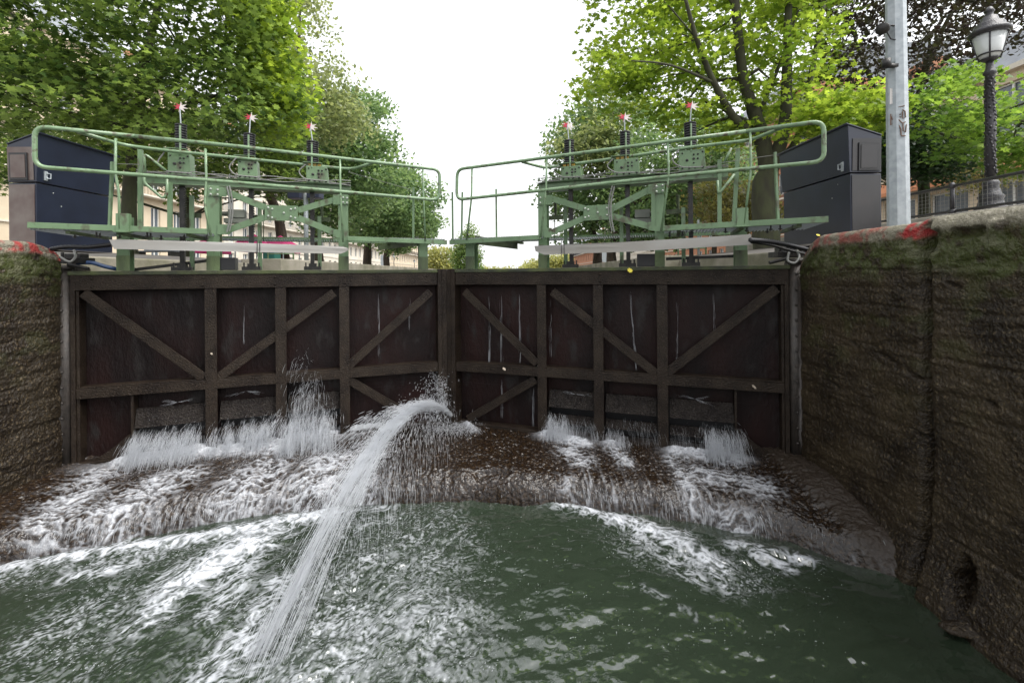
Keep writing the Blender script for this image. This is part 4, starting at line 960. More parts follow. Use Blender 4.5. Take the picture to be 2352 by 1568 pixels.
def leaves(cent, per, size, crad, seed, shape, flat_=.35, tilt=.55, droop=0):
    R = np.random.default_rng(seed); n = len(cent) * per
    c = np.repeat(cent, per, 0); off = R.normal(0, 1, (n, 3)); off /= np.maximum(1, np.linalg.norm(off, axis=1)[:, None] / 1.7)
    slope = np.repeat(R.normal(0, .25, (len(cent), 2)), per, 0)
    off[:, 2] *= flat_; off *= crad * .62; off[:, 2] += (off[:, 0] * slope[:, 0] + off[:, 1] * slope[:, 1]) - droop * (off[:, 0] ** 2 + off[:, 1] ** 2)
    p = c + off
    nrm = np.stack([R.normal(0, tilt, n), R.normal(0, tilt, n), np.ones(n)], -1); nrm /= np.linalg.norm(nrm, axis=1)[:, None]
    a = R.uniform(0, 2 * np.pi, n); t = np.stack([np.cos(a), np.sin(a), np.zeros(n)], -1); t -= nrm * (t * nrm).sum(1)[:, None]; t /= np.linalg.norm(t, axis=1)[:, None]
    b = np.cross(nrm, t); sz = size * R.uniform(.65, 1.25, n)
    k = len(shape); V = p[:, None, :] + (t[:, None, :] * shape[None, :, 0, None] + b[:, None, :] * shape[None, :, 1, None]) * sz[:, None, None]
    V = V + nrm[:, None, :] * (np.abs(shape[:, 0])[None, :, None] * sz[:, None, None] * -.25)
    tone = np.clip(R.normal(.45, .28, n) + np.repeat(R.normal(0, .22, len(cent)), per), 0, 1)
    return V.reshape(-1, 3), np.arange(n * k).reshape(n, k), np.repeat(tone, k)
def tree(name, base, label, crowns, limbs, barkm, group=None, seed=1, twigs=40):
    """crowns: dicts of poly,Y0,Y1,n,per,size,crad,mat ; limbs: lists of points with radii"""
    root = empty(name, base, label, 'tree', group)
    allc = []
    for i, c in enumerate(crowns):
        cp = crown_points(c['poly'], c['Y0'], c['Y1'], c['n'], seed * 13 + i, c.get('gap', .38)); allc.append(cp)
        V, Fc, tn = leaves(cp, c['per'], c['size'], c['crad'], seed * 31 + i, c.get('shape', LEAF4), c.get('flat', .35), c.get('tilt', .55), c.get('droop', 0))
        np_mesh('crown', V, Fc, LM[c['mat']], root, attrs={'tone': tn})
    b = MB(); R = random.Random(seed)
    for pts, rs in limbs:
        pp = [Vector(p) for p in pts]; out_ = []; rr = []
        for i in range(len(pp) - 1):
            for j in range(6):
                t = j / 6; a0 = pp[max(i - 1, 0)]; a3 = pp[min(i + 2, len(pp) - 1)]
                t2 = t * t; t3 = t2 * t
                q = ((pp[i] * 2) + (pp[i + 1] - a0) * t + (a0 * 2 - pp[i] * 5 + pp[i + 1] * 4 - a3) * t2 + (pp[i] * 3 - a0 - pp[i + 1] * 3 + a3) * t3) * .5
                out_.append(q); rr.append((rs[i] * (1 - t) + rs[i + 1] * t) * (1 + R.uniform(-.05, .05)))
        out_.append(pp[-1]); rr.append(rs[-1]); b.tube(out_, rr, 10)
    cc = np.concatenate(allc); starts = [Vector(p) for pts, rs in limbs for p in pts[1:]]
    srad = [r for pts, rs in limbs for r in rs[1:]]
    for k in range(twigs):
        e = Vector(cc[R.randrange(len(cc))]); si = min(range(len(starts)), key=lambda i: (starts[i] - e).length + R.uniform(0, .8)); s0 = starts[si]
        m1 = s0.lerp(e, .35) + Vector((R.uniform(-.2, .2), R.uniform(-.2, .2), R.uniform(.0, .35))); m2 = s0.lerp(e, .7) + Vector((R.uniform(-.15, .15), R.uniform(-.15, .15), R.uniform(.0, .2)))
        r0 = min(srad[si] * .45, .05); b.tube([s0, m1, m2, e], [r0, r0 * .7, r0 * .45, r0 * .15], 5)
    b.build('trunk', barkm, root, True)
    return root
def A(px, py, Y_): return at(px, py, Y_)
def gbase(px, Y_, z=TOP - .02): p = at(px, HY, Y_); return Vector((p.x, p.y, z))

g0 = gbase(297, 9.0)
tree('maple_tree', g0, 'large dark green maple spreading over the left cabinet and railing',
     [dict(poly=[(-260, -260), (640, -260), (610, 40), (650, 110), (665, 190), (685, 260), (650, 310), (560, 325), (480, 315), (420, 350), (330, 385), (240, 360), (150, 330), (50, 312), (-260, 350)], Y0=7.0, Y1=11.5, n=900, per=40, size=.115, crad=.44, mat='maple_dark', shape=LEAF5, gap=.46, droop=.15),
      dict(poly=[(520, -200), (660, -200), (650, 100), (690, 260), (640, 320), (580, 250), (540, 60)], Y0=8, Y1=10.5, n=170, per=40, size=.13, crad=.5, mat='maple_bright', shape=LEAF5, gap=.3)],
     [([g0, A(296, 480, 9), A(303, 380, 9), A(318, 280, 9), A(330, 150, 9), A(380, -50, 9)], [.15, .125, .11, .10, .08, .04]),
      ([A(310, 330, 9), A(390, 260, 8.8), A(480, 225, 8.6), A(560, 205, 8.4)], [.07, .05, .035, .015]),
      ([A(325, 230, 9), A(420, 120, 8.7), A(520, 60, 8.4)], [.06, .045, .02]), ([A(320, 270, 9), A(220, 180, 8.6), A(120, 120, 8.2)], [.06, .045, .02]),
      ([A(318, 300, 9), A(200, 270, 8.5), A(80, 240, 8)], [.05, .04, .02]), ([A(312, 320, 9), A(440, 300, 9.4), A(540, 270, 9.6)], [.05, .035, .015])], M['bark_dark'], seed=2, twigs=90)
g0 = gbase(430, 13.5)
tree('plane_tree', g0, 'dark green tree behind the left gears, its crown hiding the house above the walkway',
     [dict(poly=[(-60, 330), (150, 280), (400, 250), (700, 250), (720, 430), (660, 452), (590, 428), (520, 446), (470, 432), (400, 446), (350, 420), (300, 438), (240, 400), (100, 400), (-60, 420)], Y0=12, Y1=15.5, n=430, per=38, size=.13, crad=.5, mat='maple_dark', shape=LEAF5, gap=.3)],
     [([g0, A(432, 500, 13.5), A(428, 400, 13.5), A(460, 300, 13.5)], [.09, .08, .07, .03])], M['bark_dark'], seed=33, twigs=40)
g0 = gbase(655, 16)
tree('plane_tree', g0, 'airy pale green tree behind the dark maple, its top thinning against the sky',
     [dict(poly=[(560, -200), (690, -200), (725, 10), (745, 70), (790, 110), (800, 160), (835, 200), (850, 250), (820, 310), (740, 330), (640, 340), (600, 200), (560, 20)], Y0=13.5, Y1=17.5, n=430, per=26, size=.15, crad=.55, mat='plane_pale', gap=.62, tilt=.9, flat=.6)],
     [([g0, A(640, 500, 16), A(618, 430, 16), A(640, 300, 15.5), A(680, 150, 15), A(690, 0, 15)], [.2, .17, .14, .1, .07, .03]), ([A(622, 430, 16), A(690, 330, 16), A(760, 230, 16)], [.1, .06, .02]),
      ([A(630, 340, 15.6), A(590, 240, 15)], [.07, .02])], M['bark'], group='trees along the left quay', seed=3, twigs=50)
g0 = gbase(735, 21)
tree('plane_tree', g0, 'bushy mid green tree left of the white sky, above the third paddle gear',
     [dict(poly=[(590, 330), (700, 270), (790, 215), (850, 235), (885, 250), (882, 290), (905, 330), (908, 370), (925, 390), (900, 440), (870, 490), (840, 515), (780, 540), (720, 520), (670, 470), (620, 440)], Y0=18.5, Y1=24, n=720, per=32, size=.20, crad=.62, mat='plane', gap=.42, tilt=.8, flat=.6)],
     [([g0, A(728, 520, 21), A(735, 430, 21), A(780, 320, 21)], [.22, .18, .13, .04]), ([A(730, 500, 21), A(680, 420, 20.5), A(640, 370, 20)], [.12, .07, .03]), ([A(733, 450, 21), A(830, 380, 21.5), A(860, 330, 22)], [.1, .06, .02])], M['bark'], group='trees along the left quay', seed=4, twigs=50)
g0 = gbase(843, 31)
tree('plane_tree', g0, 'rounded green tree on the left quay just behind the end of the left railing',
     [dict(poly=[(800, 430), (880, 385), (945, 388), (975, 410), (965, 440), (1003, 430), (1005, 460), (990, 480), (1012, 500), (985, 530), (945, 555), (910, 530), (860, 555), (815, 545), (790, 500)], Y0=27.5, Y1=34, n=560, per=28, size=.24, crad=.75, mat='plane', gap=.38, tilt=.8, flat=.6)],
     [([g0, A(845, 560, 31), A(850, 530, 31), A(880, 450, 31)], [.3, .24, .2, .06]), ([A(847, 545, 31), A(820, 500, 31)], [.14, .05]), ([A(850, 535, 31), A(940, 480, 31)], [.12, .04])], M['bark'], group='trees along the left quay', seed=5, twigs=40)
g0 = gbase(890, 38)
tree('plane_tree', g0, 'smaller green tree farthest along the left quay, with a leaning trunk',
     [dict(poly=[(850, 500), (900, 470), (960, 470), (985, 500), (980, 540), (945, 568), (900, 575), (866, 562)], Y0=36, Y1=41, n=330, per=28, size=.3, crad=.95, mat='plane', gap=.2, tilt=.8, flat=.6)],
     [([g0, A(887, 590, 38), A(893, 565, 38), A(910, 520, 38)], [.3, .24, .2, .06])], M['bark'], group='trees along the left quay', seed=6, twigs=20)
g0 = gbase(1762, 9.6)
tree('maple_tree', g0, 'big bright yellow green maple with several dark limbs over the right gate leaf',
     [dict(poly=[(1330, -260), (1345, 30), (1368, 90), (1345, 130), (1358, 170), (1325, 200), (1335, 240), (1390, 275), (1440, 300), (1500, 290), (1560, 320), (1610, 290), (1680, 330), (1760, 330), (1800, 250), (1880, 215), (1930, 120), (1960, -260)], Y0=8.7, Y1=12.4, n=640, per=34, size=.125, crad=.46, mat='maple_bright', shape=LEAF5, gap=.5, droop=.15)],
     [([g0, A(1755, 430, 9.6), A(1765, 390, 9.6), A(1742, 290, 9.5), A(1708, 180, 9.3), A(1690, 20, 9), A(1680, -120, 9)], [.27, .24, .19, .14, .10, .08, .04]),
      ([A(1762, 410, 9.6), A(1800, 300, 9.4), A(1808, 150, 9.2), A(1812, -60, 9)], [.17, .12, .09, .05]),
      ([A(1765, 400, 9.6), A(1830, 320, 9.8), A(1858, 200, 9.8), A(1892, 10, 9.8)], [.10, .07, .06, .04]),
      ([A(1748, 320, 9.5), A(1690, 275, 9.2), A(1640, 190, 8.8), A(1600, 90, 8.5), A(1575, 0, 8.3)], [.09, .08, .06, .045, .03]),
      ([A(1740, 270, 9.5), A(1790, 150, 9.3), A(1835, 20, 9)], [.05, .035, .02]), ([A(1640, 190, 8.8), A(1540, 150, 8.3), A(1450, 140, 8)], [.03, .02, .01])], M['bark_dark'], seed=7, twigs=90)
g0 = gbase(2125, 12.5, .5)
tree('plum_tree', g0, 'dark purple leaved tree behind the grey pole at the top right',
     [dict(poly=[(1880, -260), (2600, -260), (2600, 130), (2330, 100), (2250, 130), (2200, 200), (2120, 190), (2040, 230), (1960, 200), (1900, 260), (1870, 180)], Y0=10.8, Y1=13.8, n=620, per=40, size=.12, crad=.55, mat='purple', gap=.52, tilt=.8, flat=.5),
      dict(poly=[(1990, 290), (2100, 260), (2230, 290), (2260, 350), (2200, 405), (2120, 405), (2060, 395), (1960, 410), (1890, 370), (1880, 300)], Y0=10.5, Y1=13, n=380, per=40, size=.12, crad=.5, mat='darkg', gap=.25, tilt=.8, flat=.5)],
     [([g0, A(2120, 400, 12.5), A(2100, 300, 12.3), A(2130, 150, 12), A(2200, 0, 12)], [.16, .13, .11, .08, .03]), ([A(2105, 320, 12.3), A(2010, 200, 12), A(1960, 80, 11.8)], [.09, .06, .02])], M['bark_dark'], seed=8, twigs=60)
g0 = gbase(2420, 8.8, .78)
tree('maple_tree', g0, 'young maple with layered bright green leaves around the ornate lamp post',
     [dict(poly=[(2085, 215), (2150, 170), (2240, 165), (2330, 190), (2600, 150), (2600, 400), (2330, 400), (2260, 360), (2200, 380), (2150, 330), (2090, 320)], Y0=7.6, Y1=9.6, n=210, per=32, size=.11, crad=.40, mat='maple_mid', shape=LEAF5, gap=.56, flat=.25),
      dict(poly=[(1830, 230), (1900, 205), (1980, 215), (2060, 230), (2050, 290), (1960, 300), (1880, 310), (1830, 290)], Y0=8.2, Y1=9.6, n=90, per=34, size=.115, crad=.42, mat='maple_bright', shape=LEAF5, gap=.4, flat=.25)],
     [([g0, A(2420, 380, 8.8), A(2400, 250, 8.8), A(2430, 50, 8.8)], [.12, .10, .08, .03]), ([A(2405, 300, 8.8), A(2280, 260, 8.6), A(2150, 250, 8.4)], [.05, .03, .012]), ([A(2405, 320, 8.8), A(2250, 330, 8.8), A(2050, 270, 9)], [.05, .03, .012])], M['bark_dark'], seed=9, twigs=40)
g0 = gbase(2250, 15, .5)
tree('shrub_tree', g0, 'yellowish small tree in front of the orange brick building at the right', [dict(poly=[(2150, 400), (2200, 340), (2330, 330), (2420, 380), (2400, 425), (2300, 432), (2200, 430)], Y0=13.5, Y1=16, n=90, per=30, size=.12, crad=.5, mat='ochre', gap=.5, tilt=.8)],
     [([g0, A(2255, 430, 15), A(2280, 370, 15)], [.08, .06, .02])], M['bark'], seed=10, twigs=20)
g0 = gbase(1372, 22)
tree('plane_tree', g0, 'mid green tree behind the first paddle gear of the right gate leaf, nearest the sky',
     [dict(poly=[(1335, 180), (1345, 230), (1300, 270), (1290, 300), (1270, 330), (1282, 380), (1262, 430), (1250, 490), (1290, 515), (1300, 560), (1360, 560), (1420, 540), (1470, 400), (1500, 250), (1440, 180)], Y0=19, Y1=24.5, n=520, per=30, size=.21, crad=.68, mat='plane', gap=.42, tilt=.8, flat=.6),
      dict(poly=[(1330, 100), (1370, 160), (1380, 240), (1340, 300), (1280, 330), (1330, 400), (1400, 380), (1450, 250)], Y0=18, Y1=21, n=130, per=26, size=.2, crad=.7, mat='plane_pale', gap=.5, tilt=.8, flat=.6)],
     [([g0, A(1372, 570, 22), A(1362, 520, 22), A(1400, 400, 22), A(1410, 260, 22)], [.25, .2, .17, .12, .04]), ([A(1370, 545, 22), A(1330, 470, 22), A(1310, 380, 22)], [.12, .08, .03])], M['bark'], group='trees along the right quay', seed=11, twigs=50)
g0 = gbase(1405, 17)
tree('plane_tree', g0, 'deep green tree filling the space behind the second and third gears of the right leaf',
     [dict(poly=[(1430, 330), (1500, 270), (1600, 250), (1720, 300), (1740, 420), (1700, 500), (1640, 470), (1600, 520), (1560, 555), (1470, 560), (1420, 560), (1400, 470)], Y0=15, Y1=20, n=520, per=32, size=.16, crad=.55, mat='plane', gap=.4, tilt=.8, flat=.6),
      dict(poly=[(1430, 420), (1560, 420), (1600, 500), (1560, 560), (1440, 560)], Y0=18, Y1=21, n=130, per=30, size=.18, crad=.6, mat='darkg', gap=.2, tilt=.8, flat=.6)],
     [([g0, A(1407, 560, 17), A(1440, 500, 17), A(1540, 400, 17)], [.2, .17, .14, .04]), ([A(1425, 520, 17), A(1470, 440, 17), A(1460, 350, 17)], [.12, .08, .03])], M['bark'], group='trees along the right quay', seed=12, twigs=40)
g0 = gbase(1640, 14)
tree('shrub_tree', g0, 'ochre leaved small tree between the right gate railing and the navy cabinet', [dict(poly=[(1600, 450), (1650, 410), (1720, 420), (1790, 460), (1800, 520), (1720, 545), (1620, 540), (1590, 500)], Y0=12.5, Y1=15.5, n=170, per=30, size=.12, crad=.45, mat='ochre', gap=.4, tilt=.8)],
     [([g0, A(1645, 520, 14), A(1670, 450, 14)], [.08, .06, .02])], M['bark'], seed=14, twigs=20)
def far_tree(name, base_px, Yd, poly, mt, n, size, crad, lb, seed, bark=None, gap=.2):
    g0 = gbase(base_px, Yd); xs_ = [p[0] for p in poly]; ys_ = [p[1] for p in poly]; t_ = A(sum(xs_) / len(xs_), (min(ys_) * 1.2 + max(ys_)) / 2.2, Yd)
    d = (max(xs_) - min(xs_)) * Yd / F / 2
    tree(name, g0, lb, [dict(poly=poly, Y0=Yd - d, Y1=Yd + d, n=n, per=24, size=size, crad=crad, mat=mt, gap=gap, tilt=.9, flat=.8)], [([g0, g0.lerp(t_, .5), t_], [.3, .22, .05])], M['bark'], seed=seed, twigs=10)
far_tree('broadleaf_tree', 1012, 85, [(978, 630), (980, 600), (990, 582), (1010, 576), (1035, 580), (1048, 600), (1050, 628)], 'far', 150, .5, 1.2, 'pale yellow green far tree left of the narrow poplar, between the two leaves', 20)
far_tree('poplar_tree', 1076, 62, [(1038, 628), (1036, 600), (1044, 575), (1055, 550), (1066, 528), (1075, 513), (1086, 530), (1092, 556), (1104, 580), (1110, 604), (1108, 628)], 'poplar', 260, .3, .75, 'narrow pointed poplar seen through the gap between the two railings', 21)
far_tree('broadleaf_tree', 1265, 75, [(1195, 630), (1210, 612), (1230, 602), (1250, 596), (1280, 588), (1300, 592), (1306, 628)], 'far', 190, .42, 1.0, 'pale far tree seen under the right walkway beside its second column', 22)
far_tree('broadleaf_tree', 1225, 140, [(1190, 632), (1200, 616), (1220, 606), (1245, 604), (1250, 630)], 'far', 90, .8, 1.8, 'tiny hazy far tree on the horizon right of the canal axis', 23)
far_tree('broadleaf_tree', 1150, 190, [(1108, 632), (1110, 620), (1130, 618), (1160, 622), (1195, 624), (1196, 634)], 'far', 110, 1.0, 2.2, 'lowest far row of foliage on the horizon beside the poplar', 24)

# ------------------------------------------------------------------ buildings along the quays
def building(x, y0, y1, h, floors, s_, wallm, label, bay=2.6, brick=None, base_h=0, win=(1.1, 1.9), z0=TOP - .03, dormers=True):
    """facade on x facing the canal (s_ = +1 when the canal lies towards +x)"""
    root = empty('building', (x, y0, z0), label, 'building')
    fh = h / floors; nb = max(2, int((y1 - y0) / bay)); bw = (y1 - y0) / nb; ww, wh = win; w_ = MB(); dep = .35
    xi = x - s_ * dep
    def quad(a, b, c, d): w_.poly([a, b, c, d], [(0, 1, 2, 3)])
    wins = []
    for f in range(floors):
        za, zb = z0 + f * fh, z0 + (f + 1) * fh; wz0 = za + (fh - wh) * .45; wz1 = wz0 + wh
        quad((x, y0, za), (x, y1, za), (x, y1, wz0), (x, y0, wz0)); quad((x, y0, wz1), (x, y1, wz1), (x, y1, zb), (x, y0, zb))
        cur = y0
        for b in range(nb):
            c = y0 + (b + .5) * bw; a0, a1 = c - ww / 2, c + ww / 2
            quad((x, cur, wz0), (x, a0, wz0), (x, a0, wz1), (x, cur, wz1)); cur = a1
            for (p, q) in (((a0, wz0), (a1, wz0)), ((a1, wz0), (a1, wz1)), ((a1, wz1), (a0, wz1)), ((a0, wz1), (a0, wz0))):
                quad((x, p[0], p[1]), (x, q[0], q[1]), (xi, q[0], q[1]), (xi, p[0], p[1]))
            wins.append((c, wz0, f))
        quad((x, cur, wz0), (x, y1, wz0), (x, y1, wz1), (x, cur, wz1))
    bx = x - s_ * 11
    for yy in (y0, y1): quad((x, yy, z0), (bx, yy, z0), (bx, yy, z0 + h), (x, yy, z0 + h))
    quad((bx, y0, z0), (bx, y1, z0), (bx, y1, z0 + h), (bx, y0, z0 + h))
    w_.build('wall', wallm, root)
    c_ = MB()
    for f in range(1, floors + 1):
        zc = z0 + f * fh; t = .12 if f < floors else .25; xx = x + s_ * (.12 if f < floors else .3)
        c_.box((min(x + s_ * .003, xx), y0 + .01, zc - t), (max(x + s_ * .003, xx), y1 - .01, zc))
    c_.build('cornice', M['cream2'], root)
    r = MB(); zt = z0 + h; xa = x + s_ * .1; r.poly([(xa, y0, zt + .01), (xa, y1, zt + .01), (x - s_ * 2.2, y1, zt + 2.6), (x - s_ * 2.2, y0, zt + 2.6), (bx, y1, zt + 2.9), (bx, y0, zt + 2.9), (bx, y0, zt + .01), (bx, y1, zt + .01)], [(0, 1, 2, 3), (3, 2, 4, 5), (5, 4, 7, 6), (0, 3, 5, 6), (1, 7, 4, 2)])
    ro = r.build('roof', M['zinc'], root)
    for k in range(2):
        cy_ = y0 + (y1 - y0) * (.25 + .5 * k); ch = MB(); xc = x - s_ * 4; ch.box((xc - .5, cy_ - .9, zt + 2.0), (xc + .5, cy_ + .9, zt + 4.2)); ch.build('chimney', M['brick'], ro)
    # one window with its pane, then copies
    xm = x - s_ * .22; fr = MB(); c0, wz, _ = wins[0]
    a0, a1, b0, b1 = c0 - ww / 2 + .01, c0 + ww / 2 - .01, wz + .01, wz + wh - .01
    lo_, hi_ = min(xm, xm + s_ * .06), max(xm, xm + s_ * .06)
    for (p, q, p2, q2) in ((a0, a1, b0, b0 + .07), (a0, a1, b1 - .07, b1), (a0, a0 + .08, b0 + .071, b1 - .071), (a1 - .08, a1, b0 + .071, b1 - .071), (c0 - .05, c0 + .05, b0 + .071, b1 - .071)):
        fr.box((lo_, p, p2), (hi_, q, q2))
    w0 = fr.build('window', M['frame_w'], root)
    pn = MB(); pn.box((min(xm - s_ * .02, xm - s_ * .05), a0, b0), (max(xm - s_ * .02, xm - s_ * .05), a1, b1)); p0 = pn.build('pane', M['pane'], w0)
    for (c, wz_, f) in wins[1:100]:
        wc = w0.copy(); C.objects.link(wc); wc.parent = root; wc.location = Vector((0, c - c0, wz_ - wz))
        pc_ = p0.copy(); C.objects.link(pc_); pc_.parent = wc
    bal_f = [f for f in (2, 4) if f < floors]
    for f in bal_f:
        zc = z0 + f * fh; bl = MB(); X0, X1 = x + s_ * .125, x + s_ * .85
        bl.box((min(X0, X1), y0 + .3, zc - .13), (max(X0, X1), y1 - .3, zc + .02)); bo = bl.build('balcony', M['cream2'], root)
        rl = MB(); yy = y0 + .35
        while yy < y1 - .35: rl.box((X1 - .02, yy, zc + .021), (X1 + .0, yy + .03, zc + .95)); yy += .16
        rl.box((X1 - .03, y0 + .3, zc + .951), (X1 + .01, y1 - .3, zc + 1.0)); rl.build('balcony_rail', M['rail'], bo)
    return root
building(-33, 24, 52, 17.5, 5, 1, M['cream'], 'cream apartment house seen under the dark maple through the left railing', 2.8)
building(-33, 52.1, 84, 16, 5, 1, M['cream2'], 'pale stone house behind the left gears, second along the left quay', 2.8)
building(-33.2, 84.1, 118, 12.5, 4, 1, M['cream2'], 'pale three storey house seen right of the columns under the left walkway', 2.8)
building(-33, 118.1, 165, 9.5, 3, 1, M['cream'], 'farthest low cream house at the end of the left quay', 2.8)
building(24, 14, 36, 9.4, 2, -1, M['cream'], 'orange and cream building with large windows behind the right railing', 3.0, win=(2.2, 3.4))
building(24, 36.1, 74, 15, 5, -1, M['brick'], 'brick building behind the bright maple trunks on the right', 2.8)
building(24, 74.1, 118, 14, 4, -1, M['cream2'], 'white building with balconies seen under the right trunking', 2.8)
building(24.2, 118.1, 200, 9.5, 3, -1, M['brick'], 'far pinkish brick building beside the second column of the right leaf', 3.4)
# orange awning band on the right building
b = MB(); b.poly([(23.9, 14.2, 5.6), (23.9, 35.8, 5.6), (22.9, 35.8, 4.75), (22.9, 14.2, 4.75), (22.9, 35.8, 4.55), (22.9, 14.2, 4.55)], [(0, 1, 2, 3), (3, 2, 4, 5)])
tag(b.build('awning', mat('orange_awning_cloth', (.50, .20, .09), .8, 0, (.42, .17, .08), 2)), 'long faded orange awning above the shop windows at the right', 'awning')

# ------------------------------------------------------------------ things on the left and right quays seen under the walkways
def tent(px0, px1, Yd, zt, label):
    a = at(px0, HY, Yd).x; b_ = at(px1, HY, Yd).x; root = empty('market_tent', ((a + b_) / 2, Yd, TOP - .02), label, 'tent', 'pink market tents'); b = MB(); c = ((a + b_) / 2, Yd + .6)
    b.poly([(a, Yd, zt), (b_, Yd, zt), (b_, Yd + 1.2, zt), (a, Yd + 1.2, zt), (c[0], c[1], zt + .35), (a, Yd, zt - .25), (b_, Yd, zt - .25), (b_, Yd + 1.2, zt - .25), (a, Yd + 1.2, zt - .25)], [(0, 1, 4), (1, 2, 4), (2, 3, 4), (3, 0, 4), (0, 5, 6, 1), (1, 6, 7, 2), (2, 7, 8, 3), (3, 8, 5, 0)])
    b.build('canopy', M['pink'], root)
    for x_ in (a + .03, b_ - .03):
        for y_ in (Yd + .03, Yd + 1.17): q = MB(); q.tube([Vector((x_, y_, TOP - .02)), Vector((x_, y_, zt - .01))], .02, 6); q.build('leg', M['galv'], root)
tent(437, 480, 15, 1.05, 'small pink tent seen under the left walkway between two racks')
tent(537, 573, 13.5, 1.0, 'pink tent beside the black box on the left gate leaf')
tent(596, 652, 15, 1.05, 'wide pink tent seen right of the second rack of the left leaf')
p = at(617, HY, 14); b = MB(); b.box((p.x - .18, 14, TOP - .02), (p.x + .18, 14.4, .74)); b.box((p.x - .2, 13.98, .741), (p.x + .2, 14.42, .78)); tag(b.build('bin', M['teal'], bevel=.02), 'teal bin standing below the wide pink tent', 'bin')
for px, Yd, lb in ((645, 12.5, 'green tubular barrier on the left quay by the third rack'), (1590, 11.5, 'green tubular barrier on the right quay below the third gear')):
    p = at(px, HY, Yd); b = MB(); b.tube(path_round([Vector((p.x - .35, Yd, TOP - .02)), Vector((p.x - .35, Yd, .86)), Vector((p.x + .35, Yd, .86)), Vector((p.x + .35, Yd, TOP - .02))], .08), .022, 8)
    b.tube([Vector((p.x - .35, Yd, .62)), Vector((p.x + .35, Yd, .62))], .016, 8); tag(b.build('barrier', M['tube'], None, True), lb, 'barrier', 'green tubular barriers')
p = at(375, HY, 10); root = empty('bench', (p.x, 10, TOP - .02), 'grey slatted bench on the left quay seen under the trunking', 'bench')
b = MB()
for i in range(7): b.box((p.x - .42, 10 + .0 + .03 * i, .58 + .055 * i), (p.x + .42, 10.02 + .03 * i, .615 + .055 * i))
b.build('backrest', M['zinc'], root); b = MB()
for i in range(5): b.box((p.x - .42, 9.65 + .07 * i, .55), (p.x + .42, 9.70 + .07 * i, .572))
b.build('seat', M['zinc'], root)
for dx in (-.38, .38): b = MB(); b.box((p.x + dx - .02, 9.66, TOP - .02), (p.x + dx + .02, 9.98, .549)); b.build('leg', M['rack'], root)
def signal_pole(px, Yd, lb):
    p = at(px, HY, Yd); root = empty('signal_pole', (p.x, Yd, TOP - .02), lb, 'pole'); b = MB(); b.tube([Vector((p.x, Yd, TOP - .02)), Vector((p.x, Yd, 2.35))], .055, 10); b.build('shaft', M['galv'], root, True)
    for d in (-.24, .24): b = MB(); b.box((p.x + d - .16, Yd - .15, 1.95), (p.x + d + .16, Yd + .15, 2.2)); b.build('signal_box', M['navy'], root, bevel=.02)
signal_pole(704, 11.5, 'grey pole with two navy boxes behind the third rack of the left gate leaf')
for px, Yd, lb in ((885, 45, 'small grey panel on a post in front of the far pale houses'), (1388, 32, 'grey notice panel under the right trunking near a tree trunk')):
    p = at(px, HY, Yd); root = empty('notice_panel', (p.x, Yd, TOP - .02), lb, 'sign'); b = MB(); b.tube([Vector((p.x, Yd, TOP - .02)), Vector((p.x, Yd, 1.6))], .05, 8); b.build('post', M['galv'], root); b = MB(); b.box((p.x - .45, Yd - .06, .8), (p.x + .45, Yd - .02, 2.0)); b.build('panel', M['galv'], root, bevel=.01)
for px, Yd, lb in ((575, 12, 'slim grey post left of the wide pink tent'), (1905 - 300, 12, 'slim grey post behind the third rack of the right leaf')):
    p = at(px, HY, Yd); b = MB(); b.tube([Vector((p.x, Yd, TOP - .02)), Vector((p.x, Yd, 1.35)), Vector((p.x, Yd, 1.4))], [.035, .035, .02], 8); tag(b.build('bollard_post', M['galv'], None, True), lb, 'post')

# ------------------------------------------------------------------ falling water, jets and spray
def strands(name, P, R, label, cat='water jet'):
    """P (n,k,3) centre lines, R (n,k) radii: three sided tapering threads"""
    n, k, _ = P.shape; T_ = np.gradient(P, axis=1); T_ /= np.linalg.norm(T_, axis=2)[..., None] + 1e-9
    ref = np.array([0.31, .83, .46]); a = np.cross(T_, ref); a /= np.linalg.norm(a, axis=2)[..., None] + 1e-9; b = np.cross(T_, a)
    ring = [P + (a * math.cos(t) + b * math.sin(t)) * R[..., None] for t in (0, 2.094, 4.189)]
    V = np.stack(ring, 2).reshape(-1, 3); base_ = (np.arange(n)[:, None, None] * k + np.arange(k - 1)[None, :, None]) * 3 + np.arange(3)[None, None, :]
    nxt = (np.arange(n)[:, None, None] * k + np.arange(k - 1)[None, :, None]) * 3 + (np.arange(3)[None, None, :] + 1) % 3
    Fc = np.stack([base_, nxt, nxt + 3, base_ + 3], -1).reshape(-1, 4)
    o = np_mesh(name, V, Fc, M['jet'], smooth=True); return tag(o, label, cat, kind='stuff')
def arc_threads(P0, Vel, t0, t1, r, k=5, g=9.8):
    n = len(P0); t = t0[:, None] + (t1 - t0)[:, None] * np.linspace(0, 1, k)[None, :]
    P = P0[:, None, :] + Vel[:, None, :] * t[..., None]; P[..., 2] -= .5 * g * t ** 2
    prof = np.sin(np.linspace(.12, math.pi - .12, k)) ** .7
    return P, r[:, None] * prof[None, :]
R = np.random.default_rng(21)
